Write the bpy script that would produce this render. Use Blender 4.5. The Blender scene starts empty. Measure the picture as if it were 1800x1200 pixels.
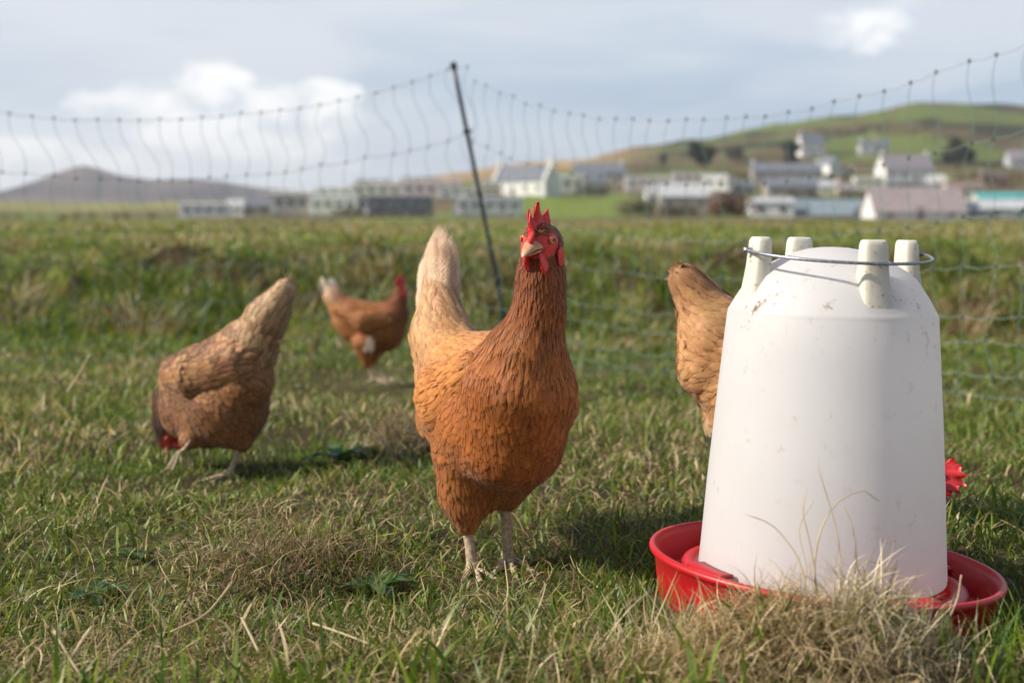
import bpy, math, random
import numpy as np
from mathutils import Vector, Matrix, kdtree

# ------------------------------------------------------------------ camera
SC = bpy.context.scene
COL = SC.collection
F = 2500.0                      # focal length in pixels of the 1800 px wide photograph
PITCH = math.atan(230 / F)
CAMZ = 0.42
cam_d = bpy.data.cameras.new('camera'); cam = bpy.data.objects.new('camera', cam_d); COL.objects.link(cam)
cam.location = (0, 0, CAMZ)
cam.rotation_euler = (math.pi / 2 - PITCH, 0, 0)
cam_d.sensor_width = 36; cam_d.lens = 50
cam_d.clip_start = 0.05; cam_d.clip_end = 20000
cam_d.dof.use_dof = True
cam_d.dof.focus_distance = 1.58
cam_d.dof.aperture_fstop = 5.0
cam_d.dof.aperture_blades = 9
SC.camera = cam

# ------------------------------------------------------------------ light
SUN_EL = math.radians(36)
SUN_AZ = math.radians(-102)      # measured clockwise from +Y: the sun stands left and a little behind the camera
SC.view_settings.view_transform = 'Standard'
SC.view_settings.look = 'None'
SC.view_settings.gamma = 1
SC.view_settings.exposure = 0.42
SC.cycles.use_denoising = True
SC.cycles.max_bounces = 8
SC.cycles.transparent_max_bounces = 12
SC.cycles.volume_bounces = 0
sun_d = bpy.data.lights.new('sun', 'SUN'); sun = bpy.data.objects.new('sun', sun_d); COL.objects.link(sun)
sun_d.energy = 5.0; sun_d.angle = math.radians(1.2); sun_d.color = (1.0, 0.92, 0.80)
sdir = Vector((math.sin(SUN_AZ) * math.cos(SUN_EL), math.cos(SUN_AZ) * math.cos(SUN_EL), math.sin(SUN_EL)))
sun.rotation_euler = sdir.to_track_quat('Z', 'Y').to_euler()
sun.location = (-3, -2, 4)

world = bpy.data.worlds.new('World'); SC.world = world
world.use_nodes = True
nt = world.node_tree; nt.nodes.clear()
def nd(t, typ, **kw):
    n = t.nodes.new(typ)
    for k, v in kw.items():
        setattr(n, k, v)
    return n
def mth(t, op, a, b=None, c=None, clamp=False):
    n = t.nodes.new('ShaderNodeMath'); n.operation = op; n.use_clamp = clamp
    for i, v in enumerate((a, b, c)):
        if v is None: continue
        if isinstance(v, (int, float)): n.inputs[i].default_value = v
        else: t.links.new(v, n.inputs[i])
    return n.outputs[0]
def mixc(t, f, a, b, mode='MIX'):
    n = t.nodes.new('ShaderNodeMix'); n.data_type = 'RGBA'; n.blend_type = mode; n.clamp_factor = True
    for s, v in ((n.inputs['Factor'], f), (n.inputs[6], a), (n.inputs[7], b)):
        if isinstance(v, (int, float)): s.default_value = v
        elif isinstance(v, (tuple, list)): s.default_value = (*v[:3], 1)
        else: t.links.new(v, s)
    return n.outputs[2]
def sstep(t, v, lo, hi):
    n = t.nodes.new('ShaderNodeMapRange'); n.interpolation_type = 'SMOOTHSTEP'
    t.links.new(v, n.inputs[0]); n.inputs[1].default_value = lo; n.inputs[2].default_value = hi
    return n.outputs[0]
def comb3(t, x, y, z):
    n = t.nodes.new('ShaderNodeCombineXYZ')
    for i, v in enumerate((x, y, z)):
        if isinstance(v, (int, float)): n.inputs[i].default_value = v
        else: t.links.new(v, n.inputs[i])
    return n.outputs[0]
def noise(t, vec, scale, detail=4, rough=0.55, dist=0.0):
    n = t.nodes.new('ShaderNodeTexNoise'); n.inputs['Scale'].default_value = scale
    n.inputs['Detail'].default_value = detail; n.inputs['Roughness'].default_value = rough
    n.inputs['Distortion'].default_value = dist
    if vec is not None: t.links.new(vec, n.inputs['Vector'])
    return n.outputs['Fac']

def build_sky():
    t = nt
    sky = nd(t, 'ShaderNodeTexSky', sky_type='NISHITA', sun_disc=False)
    sky.sun_elevation = SUN_EL; sky.sun_rotation = SUN_AZ; sky.air_density = 1.0; sky.dust_density = 1.5
    tc = nd(t, 'ShaderNodeTexCoord'); sp = nd(t, 'ShaderNodeSeparateXYZ')
    t.links.new(tc.outputs['Generated'], sp.inputs[0])
    az = mth(t, 'ARCTAN2', sp.outputs[0], sp.outputs[1])
    el = mth(t, 'ARCSINE', sp.outputs[2])
    v1 = comb3(t, mth(t, 'MULTIPLY', az, 5.0), mth(t, 'MULTIPLY', el, 26.0), 0.3)
    n1 = noise(t, v1, 1.0, 5, 0.5, 0.4)
    v2 = comb3(t, mth(t, 'MULTIPLY', az, 26.0), mth(t, 'MULTIPLY', el, 40.0), 2.3)
    n2 = noise(t, v2, 1.0, 6, 0.55, 0.3)
    # layered stratus: blue-grey to pale
    rightness = sstep(t, az, -0.22, 0.22)
    low = mth(t, 'SUBTRACT', 1.0, sstep(t, el, 0.035, 0.115))
    blue = mixc(t, rightness, (0.45, 0.53, 0.63), (0.36, 0.46, 0.59))
    pale = mixc(t, rightness, (0.68, 0.70, 0.74), (0.60, 0.65, 0.72))
    f = mth(t, 'ADD', mth(t, 'MULTIPLY', sstep(t, n1, 0.34, 0.64), 0.75), mth(t, 'MULTIPLY', low, -0.18), clamp=True)
    base = mixc(t, f, blue, pale)
    top = sstep(t, el, 0.07, 0.15)
    base = mixc(t, mth(t, 'MULTIPLY', top, 0.55), base, (0.66, 0.69, 0.74))
    # pale band hugging the horizon
    hz = mth(t, 'SUBTRACT', 1.0, sstep(t, el, 0.0, 0.035))
    base = mixc(t, mth(t, 'MULTIPLY', hz, 0.55), base, (0.62, 0.68, 0.75))
    ll = mth(t, 'MULTIPLY', mth(t, 'SUBTRACT', 1.0, sstep(t, az, -0.22, 0.02)), mth(t, 'SUBTRACT', 1.0, sstep(t, el, 0.02, 0.10)))
    base = mixc(t, mth(t, 'MULTIPLY', ll, 0.8), base, (0.82, 0.84, 0.86))
    # cumulus puffs near the horizon
    puff = None
    for (px, py, rx, ry, s) in ((385, 165, 60, 46, 1.1), (300, 195, 130, 36, 0.9), (470, 200, 140, 36, 0.8), (420, 225, 220, 60, 0.55), (580, 178, 55, 28, 0.8),
                                (440, 262, 90, 30, 1.0), (350, 235, 110, 32, 0.9), (70, 275, 110, 26, 0.95), (20, 320, 130, 30, 0.9), (200, 295, 200, 30, 0.6),
                                (1500, 70, 75, 34, 0.55), (1700, 20, 160, 26, 0.25), (560, 300, 150, 30, 0.3)):
        a0 = (px - 900) / F; e0 = (370 - py) / F
        dx = mth(t, 'DIVIDE', mth(t, 'SUBTRACT', az, a0), rx / F)
        dy = mth(t, 'DIVIDE', mth(t, 'SUBTRACT', el, e0), ry / F)
        d = mth(t, 'ADD', mth(t, 'MULTIPLY', dx, dx), mth(t, 'MULTIPLY', dy, dy))
        m = mth(t, 'MULTIPLY', mth(t, 'SUBTRACT', 1.0, mth(t, 'MULTIPLY', d, 0.5)), s)
        m = mth(t, 'MAXIMUM', m, 0.0)
        puff = m if puff is None else mth(t, 'MAXIMUM', puff, m)
    pm = sstep(t, mth(t, 'ADD', puff, mth(t, 'MULTIPLY', mth(t, 'SUBTRACT', n2, 0.5), 2.6)), 0.05, 1.0)
    pm = mth(t, 'MULTIPLY', pm, sstep(t, puff, 0.0, 0.25))
    base = mixc(t, mth(t, 'MULTIPLY', pm, 0.95), base, (0.98, 0.97, 0.96))
    base = mixc(t, mth(t, 'MULTIPLY', sstep(t, el, 0.18, 0.45), 1.0), base, (0.27, 0.32, 0.39))
    # broken cloud over the rest of the dome
    n3 = noise(t, tc.outputs['Generated'], 2.2, 5, 0.55, 0.3)
    cover = mth(t, 'MAXIMUM', sstep(t, n3, 0.44, 0.58), mth(t, 'SUBTRACT', 1.0, sstep(t, el, 0.18, 0.5)))
    b1 = nd(t, 'ShaderNodeBackground'); t.links.new(sky.outputs[0], b1.inputs[0]); b1.inputs[1].default_value = 0.12
    b2 = nd(t, 'ShaderNodeBackground'); t.links.new(base, b2.inputs[0]); b2.inputs[1].default_value = 0.93
    mx = nd(t, 'ShaderNodeMixShader'); t.links.new(mth(t, 'MULTIPLY', cover, 0.94), mx.inputs[0])
    t.links.new(b1.outputs[0], mx.inputs[1]); t.links.new(b2.outputs[0], mx.inputs[2])
    out = nd(t, 'ShaderNodeOutputWorld'); t.links.new(mx.outputs[0], out.inputs[0])
build_sky()

# ------------------------------------------------------------------ helpers
sa, ca = math.sin(PITCH), math.cos(PITCH)
def ray(px, py):
    x = (px - 900) / F; y = (600 - py) / F
    return np.array([x, ca + y * sa, -sa + y * ca])
def P(px, py, Y):
    d = ray(px, py)
    return np.array([0, 0, CAMZ]) + d * (Y / d[1])
def PV(q):
    return P(q[0], q[1], q[2])
def nrm(v):
    v = np.asarray(v, float); n = np.linalg.norm(v, axis=-1, keepdims=True)
    return v / np.maximum(n, 1e-9)

def vnoise(x, y, seed=0):
    x = np.asarray(x, float); y = np.asarray(y, float)
    xi = np.floor(x).astype(np.int64); yi = np.floor(y).astype(np.int64)
    fx = x - xi; fy = y - yi
    fx = fx * fx * (3 - 2 * fx); fy = fy * fy * (3 - 2 * fy)
    def h(a, b):
        n = (a * 374761393 + b * 668265263 + seed * 982451653) & 0x7fffffff
        n = ((n ^ (n >> 13)) * 1274126177) & 0x7fffffff
        n = (n ^ (n >> 16)) & 0xffff
        return n / 65535.0
    a = h(xi, yi); b = h(xi + 1, yi); c = h(xi, yi + 1); d = h(xi + 1, yi + 1)
    return (a * (1 - fx) + b * fx) * (1 - fy) + (c * (1 - fx) + d * fx) * fy
def fbm(x, y, seed=0, o=4):
    s = 0; a = 0.5; t = 0
    for k in range(o):
        s = s + a * vnoise(x * 2 ** k, y * 2 ** k, seed + k * 17); t += a; a *= 0.5
    return s / t

def tag(o, label=None, cat=None, group=None, kind=None):
    if label: o['label'] = label
    if cat: o['category'] = cat
    if group: o['group'] = group
    if kind: o['kind'] = kind
    return o
def empty(name, loc=(0, 0, 0), **kw):
    o = bpy.data.objects.new(name, None); COL.objects.link(o); o.location = tuple(loc); o.empty_display_size = 0.1
    tag(o, **kw); return o

def mkmesh(name, V, faces, mat, parent=None, origin=None, col=None, uv=None, smooth=True):
    """V (n,3) world coordinates; faces: list of (m,k) int arrays or list of tuples; colour per vertex, uv per vertex"""
    V = np.asarray(V, float)
    if origin is None:
        origin = np.array(parent.location) if parent is not None else np.zeros(3)
        if parent is not None and parent.type != 'EMPTY' or (parent is not None and parent.get('_o') is not None):
            origin = np.array(parent['_o'])
    me = bpy.data.meshes.new(name)
    arrs = []
    if isinstance(faces, np.ndarray): faces = [faces]
    if len(faces) and not isinstance(faces[0], np.ndarray):
        by = {}
        for f in faces: by.setdefault(len(f), []).append(f)
        faces = [np.array(v, int) for v in by.values()]
    faces = [f for f in faces if len(f)]
    me.vertices.add(len(V)); me.vertices.foreach_set('co', (V - origin).astype(np.float32).ravel())
    li = np.concatenate([f.ravel() for f in faces]).astype(np.int32)
    tot = np.concatenate([np.full(len(f), f.shape[1]) for f in faces])
    st = np.concatenate([[0], np.cumsum(tot)[:-1]]).astype(np.int32)
    me.loops.add(len(li)); me.loops.foreach_set('vertex_index', li)
    me.polygons.add(len(tot)); me.polygons.foreach_set('loop_start', st)
    me.update(calc_edges=True); me.validate()
    me.polygons.foreach_set('use_smooth', np.full(len(me.polygons), bool(smooth)))
    if col is not None:
        a = me.color_attributes.new('Col', 'FLOAT_COLOR', 'POINT')
        c = np.ones((len(V), 4), np.float32); c[:, :3] = col; a.data.foreach_set('color', c.ravel())
    if uv is not None:
        a = me.attributes.new('fuv', 'FLOAT_VECTOR', 'POINT')
        c = np.zeros((len(V), 3), np.float32); c[:, :2] = uv; a.data.foreach_set('vector', c.ravel())
    if mat: me.materials.append(mat)
    o = bpy.data.objects.new(name, me); COL.objects.link(o)
    if parent is not None:
        o.parent = parent; o['_o'] = [float(v) for v in origin]
    else:
        o.location = tuple(origin)
    return o

def join(parts):
    """[(V, faces[, col])] -> one"""
    Vs, Fs, n = [], [], 0
    for p in parts:
        V = np.asarray(p[0], float)
        for f in p[1]:
            if isinstance(f, np.ndarray) and f.ndim == 2: Fs.extend([tuple(int(i) + n for i in r) for r in f])
            else: Fs.append(tuple(int(i) + n for i in f))
        Vs.append(V); n += len(V)
    return np.concatenate(Vs), Fs

def box(cx, cy, cz, sx, sy, sz, bev=0.0):
    x, y, z = sx / 2, sy / 2, sz / 2
    V = np.array([(-x, -y, -z), (x, -y, -z), (x, y, -z), (-x, y, -z), (-x, -y, z), (x, -y, z), (x, y, z), (-x, y, z)]) + (cx, cy, cz)
    Fc = [(0, 3, 2, 1), (4, 5, 6, 7), (0, 1, 5, 4), (1, 2, 6, 5), (2, 3, 7, 6), (3, 0, 4, 7)]
    return V, Fc

def tube(pts, rad, n=8, caps=True):
    pts = np.asarray(pts, float); m = len(pts)
    rad = np.broadcast_to(np.asarray(rad, float), (m,))
    tg = np.gradient(pts, axis=0); tg = nrm(tg)
    up = np.array([0, 0, 1.0]) if abs(tg[0][2]) < 0.9 else np.array([1.0, 0, 0])
    V = []; a = np.arange(n) * 2 * math.pi / n
    s = nrm(np.cross(tg[0], up))
    for i in range(m):
        s = nrm(s - tg[i] * np.dot(s, tg[i])); b = np.cross(tg[i], s)
        V.append(pts[i] + rad[i] * (np.cos(a)[:, None] * s + np.sin(a)[:, None] * b))
    V = np.concatenate(V); Fc = []
    for i in range(m - 1):
        for j in range(n):
            k = (j + 1) % n
            Fc.append((i * n + j, i * n + k, (i + 1) * n + k, (i + 1) * n + j))
    if caps:
        Fc.append(tuple(range(n))[::-1]); Fc.append(tuple((m - 1) * n + j for j in range(n)))
    return V, Fc

def spline(pts, n=24):
    """Catmull-Rom through the points"""
    p = np.asarray(pts, float); p = np.vstack([2 * p[0] - p[1], p, 2 * p[-1] - p[-2]])
    out = []; m = len(p) - 3
    for i in range(m):
        for t in np.linspace(0, 1, max(2, n // m), endpoint=(i == m - 1)):
            a, b, c, d = p[i], p[i + 1], p[i + 2], p[i + 3]
            out.append(0.5 * ((2 * b) + (c - a) * t + (2 * a - 5 * b + 4 * c - d) * t * t + (-a + 3 * b - 3 * c + d) * t ** 3))
    return np.array(out)

def ellipsoid(c, axes, n=14, m=9):
    """axes: 3 vectors (with length)"""
    V = [c + axes[2]]
    for i in range(1, m):
        th = math.pi * i / m
        for j in range(n):
            ph = 2 * math.pi * j / n
            V.append(c + axes[0] * math.sin(th) * math.cos(ph) + axes[1] * math.sin(th) * math.sin(ph) + axes[2] * math.cos(th))
    V.append(c - axes[2]); Fc = []
    for j in range(n): Fc.append((0, 1 + j, 1 + (j + 1) % n))
    for i in range(m - 2):
        for j in range(n):
            a = 1 + i * n + j; b = 1 + i * n + (j + 1) % n
            Fc.append((a, a + n, b + n, b))
    e = 1 + (m - 1) * n; s = 1 + (m - 2) * n
    for j in range(n): Fc.append((e, s + (j + 1) % n, s + j))
    return np.array(V), Fc

def lathe(prof, n=96):
    """prof list of (r,z); around z axis"""
    V = []; Fc = []
    a = np.arange(n) * 2 * math.pi / n
    for (r, z) in prof:
        V.append(np.stack([r * np.cos(a), r * np.sin(a), np.full(n, z)], 1))
    for i in range(len(prof) - 1):
        for j in range(n):
            k = (j + 1) % n
            Fc.append((i * n + j, i * n + k, (i + 1) * n + k, (i + 1) * n + j))
    return np.concatenate(V), Fc

# ------------------------------------------------------------------ materials
def newmat(name):
    m = bpy.data.materials.new(name); m.use_nodes = True
    t = m.node_tree; b = t.nodes['Principled BSDF']
    return m, t, b
def simple(name, c, rough=0.6, nscale=None, namp=0.2, metal=0.0, spec=0.5, bump=0.0):
    m, t, b = newmat(name)
    b.inputs['Base Color'].default_value = (*c, 1); b.inputs['Roughness'].default_value = rough
    b.inputs['Metallic'].default_value = metal; b.inputs['Specular IOR Level'].default_value = spec
    if nscale:
        tc = nd(t, 'ShaderNodeTexCoord')
        n = noise(t, tc.outputs['Object'], nscale, 4, 0.6)
        lo = tuple(v * (1 - namp) for v in c); hi = tuple(min(1, v * (1 + namp)) for v in c)
        t.links.new(mixc(t, sstep(t, n, 0.3, 0.7), lo, hi), b.inputs['Base Color'])
        if bump:
            bp = nd(t, 'ShaderNodeBump'); bp.inputs['Strength'].default_value = bump; bp.inputs['Distance'].default_value = 0.002
            t.links.new(n, bp.inputs['Height']); t.links.new(bp.outputs[0], b.inputs['Normal'])
    return m

def blade_mat(name, trans=0.35, rough=0.45, spec=0.35):
    m, t, b = newmat(name)
    a = nd(t, 'ShaderNodeAttribute', attribute_name='Col')
    t.links.new(a.outputs['Color'], b.inputs['Base Color'])
    b.inputs['Roughness'].default_value = rough; b.inputs['Specular IOR Level'].default_value = spec
    tr = nd(t, 'ShaderNodeBsdfTranslucent'); t.links.new(mixc(t, 1.0, a.outputs['Color'], (1.15, 1.2, 0.7), 'MULTIPLY'), tr.inputs[0])
    mx = nd(t, 'ShaderNodeMixShader'); mx.inputs[0].default_value = trans
    t.links.new(b.outputs[0], mx.inputs[1]); t.links.new(tr.outputs[0], mx.inputs[2])
    t.links.new(mx.outputs[0], t.nodes['Material Output'].inputs[0])
    return m
M_BLADE = blade_mat('grass_blade')
M_STRAW = blade_mat('dry_straw', 0.2, 0.6, 0.3)
M_LEAF = blade_mat('leaf', 0.3, 0.4, 0.4)
M_CROWN = blade_mat('far_leaf', 0.2, 0.7, 0.2)

def ground_mat():
    m, t, b = newmat('field_ground')
    a = nd(t, 'ShaderNodeAttribute', attribute_name='Col')
    tc = nd(t, 'ShaderNodeTexCoord')
    n = noise(t, tc.outputs['Object'], 45, 6, 0.7)
    n2 = noise(t, tc.outputs['Object'], 0.6, 5, 0.7)
    f = mth(t, 'ADD', mth(t, 'MULTIPLY', sstep(t, n, 0.25, 0.75), 0.7), mth(t, 'MULTIPLY', sstep(t, n2, 0.3, 0.7), 0.5))
    g = nd(t, 'ShaderNodeVectorMath', operation='SCALE')
    t.links.new(a.outputs['Color'], g.inputs[0]); t.links.new(mth(t, 'ADD', f, 0.45), g.inputs['Scale'])
    t.links.new(g.outputs[0], b.inputs['Base Color'])
    b.inputs['Roughness'].default_value = 0.95; b.inputs['Specular IOR Level'].default_value = 0.1
    bp = nd(t, 'ShaderNodeBump'); bp.inputs['Strength'].default_value = 0.8; bp.inputs['Distance'].default_value = 0.01
    t.links.new(n, bp.inputs['Height']); t.links.new(bp.outputs[0], b.inputs['Normal'])
    return m
M_GROUND = ground_mat()

def plumage_mat():
    m, t, b = newmat('plumage')
    a = nd(t, 'ShaderNodeAttribute', attribute_name='Col')
    u = nd(t, 'ShaderNodeAttribute', attribute_name='fuv')
    sp = nd(t, 'ShaderNodeSeparateXYZ'); t.links.new(u.outputs['Vector'], sp.inputs[0])
    s = sp.outputs[0]; v = sp.outputs[1]            # s -1..1 across, v 0..1 along; v<0 marks bare skin
    ab = mth(t, 'ABSOLUTE', s)
    r = mth(t, 'SUBTRACT', v, mth(t, 'MULTIPLY', ab, 0.28))
    tc = nd(t, 'ShaderNodeTexCoord')
    wob = noise(t, tc.outputs['Object'], 260, 3, 0.6)
    barb = mth(t, 'SINE', mth(t, 'ADD', mth(t, 'MULTIPLY', r, 95.0), mth(t, 'MULTIPLY', wob, 9.0)))
    shaft = mth(t, 'SUBTRACT', 1.0, sstep(t, ab, 0.0, 0.10))
    edge = mth(t, 'MAXIMUM', sstep(t, ab, 0.62, 1.0), sstep(t, v, 0.84, 1.0))
    feat = mth(t, 'GREATER_THAN', v, -0.5)
    n = noise(t, tc.outputs['Object'], 90, 5, 0.65)
    gain = mth(t, 'ADD', 0.72, mth(t, 'MULTIPLY', n, 0.52))
    gain = mth(t, 'ADD', gain, mth(t, 'MULTIPLY', barb, 0.07))
    gain = mth(t, 'ADD', gain, mth(t, 'MULTIPLY', shaft, 0.22))
    gain = mth(t, 'SUBTRACT', gain, mth(t, 'MULTIPLY', edge, 0.16))
    g = nd(t, 'ShaderNodeVectorMath', operation='SCALE')
    t.links.new(a.outputs['Color'], g.inputs[0]); t.links.new(gain, g.inputs['Scale'])
    t.links.new(g.outputs[0], b.inputs['Base Color'])
    b.inputs['Roughness'].default_value = 0.5; b.inputs['Specular IOR Level'].default_value = 0.3
    b.inputs['Sheen Weight'].default_value = 0.12
    bp = nd(t, 'ShaderNodeBump'); bp.inputs['Strength'].default_value = 0.3; bp.inputs['Distance'].default_value = 0.0005
    t.links.new(mth(t, 'ADD', barb, mth(t, 'MULTIPLY', n, 2.0)), bp.inputs['Height']); t.links.new(bp.outputs[0], b.inputs['Normal'])
    tr = nd(t, 'ShaderNodeBsdfTranslucent'); t.links.new(g.outputs[0], tr.inputs[0])
    mx = nd(t, 'ShaderNodeMixShader'); t.links.new(mth(t, 'MULTIPLY', feat, 0.12), mx.inputs[0])
    t.links.new(b.outputs[0], mx.inputs[1]); t.links.new(tr.outputs[0], mx.inputs[2])
    # frayed margins: the barbs come apart towards the rim of a feather
    fn = noise(t, comb3(t, mth(t, 'MULTIPLY', r, 16.0), mth(t, 'MULTIPLY', s, 7.0), mth(t, 'MULTIPLY', a.outputs['Fac'], 60.0)), 1.0, 3, 0.6)
    fr1 = sstep(t, ab, 0.58, 1.02); fr2 = sstep(t, v, 0.70, 1.0)
    fray = mth(t, 'MAXIMUM', fr1, fr2)
    hole = mth(t, 'MULTIPLY', fray, mth(t, 'ADD', 0.15, mth(t, 'MULTIPLY', fn, 1.5)), clamp=True)
    hole = mth(t, 'MULTIPLY', hole, feat)
    tp = nd(t, 'ShaderNodeBsdfTransparent'); m2 = nd(t, 'ShaderNodeMixShader')
    t.links.new(hole, m2.inputs[0]); t.links.new(mx.outputs[0], m2.inputs[1]); t.links.new(tp.outputs[0], m2.inputs[2])
    t.links.new(m2.outputs[0], t.nodes['Material Output'].inputs[0])
    return m
M_PLUM = plumage_mat()

def skin_mat(name, c, c2, scale=260, sss=0.25, rough=0.42):
    m, t, b = newmat(name)
    tc = nd(t, 'ShaderNodeTexCoord'); n = noise(t, tc.outputs['Object'], scale, 4, 0.6)
    t.links.new(mixc(t, sstep(t, n, 0.35, 0.7), c, c2), b.inputs['Base Color'])
    b.inputs['Roughness'].default_value = rough
    b.inputs['Subsurface Weight'].default_value = sss; b.inputs['Subsurface Radius'].default_value = (0.006, 0.002, 0.001)
    b.inputs['Subsurface Scale'].default_value = 1.0
    bp = nd(t, 'ShaderNodeBump'); bp.inputs['Strength'].default_value = 0.45; bp.inputs['Distance'].default_value = 0.0008
    t.links.new(n, bp.inputs['Height']); t.links.new(bp.outputs[0], b.inputs['Normal'])
    return m
M_COMB = skin_mat('comb_skin', (0.50, 0.016, 0.024), (0.68, 0.055, 0.05), 500)
M_BEAK = skin_mat('beak_horn', (0.40, 0.18, 0.085), (0.56, 0.33, 0.19), 120, 0.1, 0.35)
M_LEG = skin_mat('leg_scales', (0.28, 0.20, 0.12), (0.56, 0.45, 0.30), 230, 0.1, 0.5)
M_EYE = None
def eye_mat():
    m, t, b = newmat('eye_wet')
    a = nd(t, 'ShaderNodeAttribute', attribute_name='Col'); t.links.new(a.outputs['Color'], b.inputs['Base Color'])
    b.inputs['Roughness'].default_value = 0.12; b.inputs['Coat Weight'].default_value = 0.3
    return m
M_EYE = eye_mat()

# ------------------------------------------------------------------ terrain
FAR_Y = [25, 40, 150, 250, 350, 500, 900, 1150, 1800]
FAR_PX = [-900, 0, 300, 500, 600, 720, 850, 1000, 1100, 1200, 1400, 1600, 1800, 2100, 2900]
FAR_PY = [
    [394] * 15,
    [393] * 15,
    [389, 389, 388, 386, 385, 384, 384, 386, 386, 387, 388, 388, 388, 388, 388],
    [382, 382, 381, 380, 379, 378, 379, 379, 378, 378, 382, 384, 384, 384, 384],
    [374, 374, 373, 372, 368, 356, 347, 345, 344, 346, 344, 340, 346, 346, 348],
    [366, 366, 366, 364, 356, 342, 334, 322, 315, 310, 302, 300, 305, 306, 312],
    [358, 358, 360, 358, 334, 321, 300, 281, 266, 251, 218, 184, 189, 205, 240],
    [360, 360, 362, 362, 352, 340, 328, 310, 300, 292, 262, 230, 232, 245, 270],
    [364] * 15]
def py2slope(py):
    y = (600 - py) / F
    return (-sa + y * ca) / (ca + y * sa)
_tab = py2slope(np.array(FAR_PY, float))
def gz(x, y):
    x = np.asarray(x, float); y = np.asarray(y, float)
    near = -0.035 * np.clip(y - 1.6, 0, 4.6)
    wob = (vnoise(x * 0.7 + 9, y * 0 + 3, 5) - 0.5) * 0.5
    lip = 1.5 * (vnoise(x * 1.3 + 2, y * 0.6, 8) - 0.5)
    s = np.clip((y - 6.3 - wob) / (1.75 + 0.5 * lip), 0, 1); s = s * s * (3 - 2 * s)
    z = near + s * (0.318 + 0.035 * lip)
    bank = np.clip((y - 6.0) / 0.8, 0, 1) * np.clip((9.2 - y) / 1.5, 0, 1)
    z = z + bank * 0.34 * (fbm(x * 2.6, y * 2.6, 21, 3) - 0.5)
    z = z + 0.03 * (vnoise(x * 2.2, y * 2.2, 3) - 0.5) * np.clip(y - 0.8, 0, 1) * np.clip(30 / np.maximum(y, 1) - 1, 0, 1)
    z = z + 0.016 * (vnoise(x * 9, y * 9, 4) - 0.5) * (y < 12)
    
    # local humps and scrapes in the pasture
    def hump(cx, cy, sx, sy, a):
        return a * np.exp(-((x - cx) / sx) ** 2 - ((y - cy) / sy) ** 2)
    z = z + hump(0.255, 1.19, 0.13, 0.055, 0.044) + hump(-0.245, 1.66, 0.11, 0.09, 0.025) - hump(-0.22, 1.5, 0.09, 0.05, 0.03)
    z = z + hump(-0.215, 2.62, 0.08, 0.08, 0.03) + hump(-0.02, 1.22, 0.12, 0.06, 0.012) - hump(-0.09, 1.42, 0.07, 0.04, 0.018)
    for fx, fy, rx, ry, fz in ((-0.035, 1.64, 0.13, 0.22, -0.010), (-0.49, 2.38, 0.17, 0.25, -0.042), (-0.40, 4.30, 0.28, 0.45, -0.125)):
        w = np.exp(-np.abs((x - fx) / rx) ** 3 - np.abs((y - fy) / ry) ** 3); z = z * (1 - w) + w * fz
    dr = np.sqrt((x - 0.324) ** 2 + (y - 1.47) ** 2)
    fl = np.clip((0.27 - dr) / 0.08, 0, 1)
    z = z * (1 - fl) + fl * (-0.012 - 0.04 * (x - 0.324))
    # far land
    u = np.clip(900 + F * x / np.maximum(y, 1.0), FAR_PX[0], FAR_PX[-1])
    ly = np.log(np.clip(y, 25, 1800)); lk = np.log(np.array(FAR_Y, float))
    ci = np.stack([np.interp(u.ravel(), FAR_PX, r) for r in _tab])       # rows, n
    i = np.clip(np.searchsorted(lk, ly.ravel(), side='right') - 1, 0, len(lk) - 2)
    f = (ly.ravel() - lk[i]) / (lk[i + 1] - lk[i]); f = f * f * (3 - 2 * f)
    ar = np.arange(ci.shape[1])
    sl = ci[i, ar] * (1 - f) + ci[i + 1, ar] * f
    zf = CAMZ + sl.reshape(x.shape) * y
    zf = zf + (fbm(x / 40, y / 60, 31, 4) - 0.5) * np.clip((y - 60) / 500, 0, 1) * 9
    zf = np.where(y > 1800, -6.0, zf)
    w = np.clip((y - 22) / 3, 0, 1)
    return z * (1 - w) + zf * w
def gz1(x, y): return float(gz(np.array([x]), np.array([y]))[0])

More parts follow.
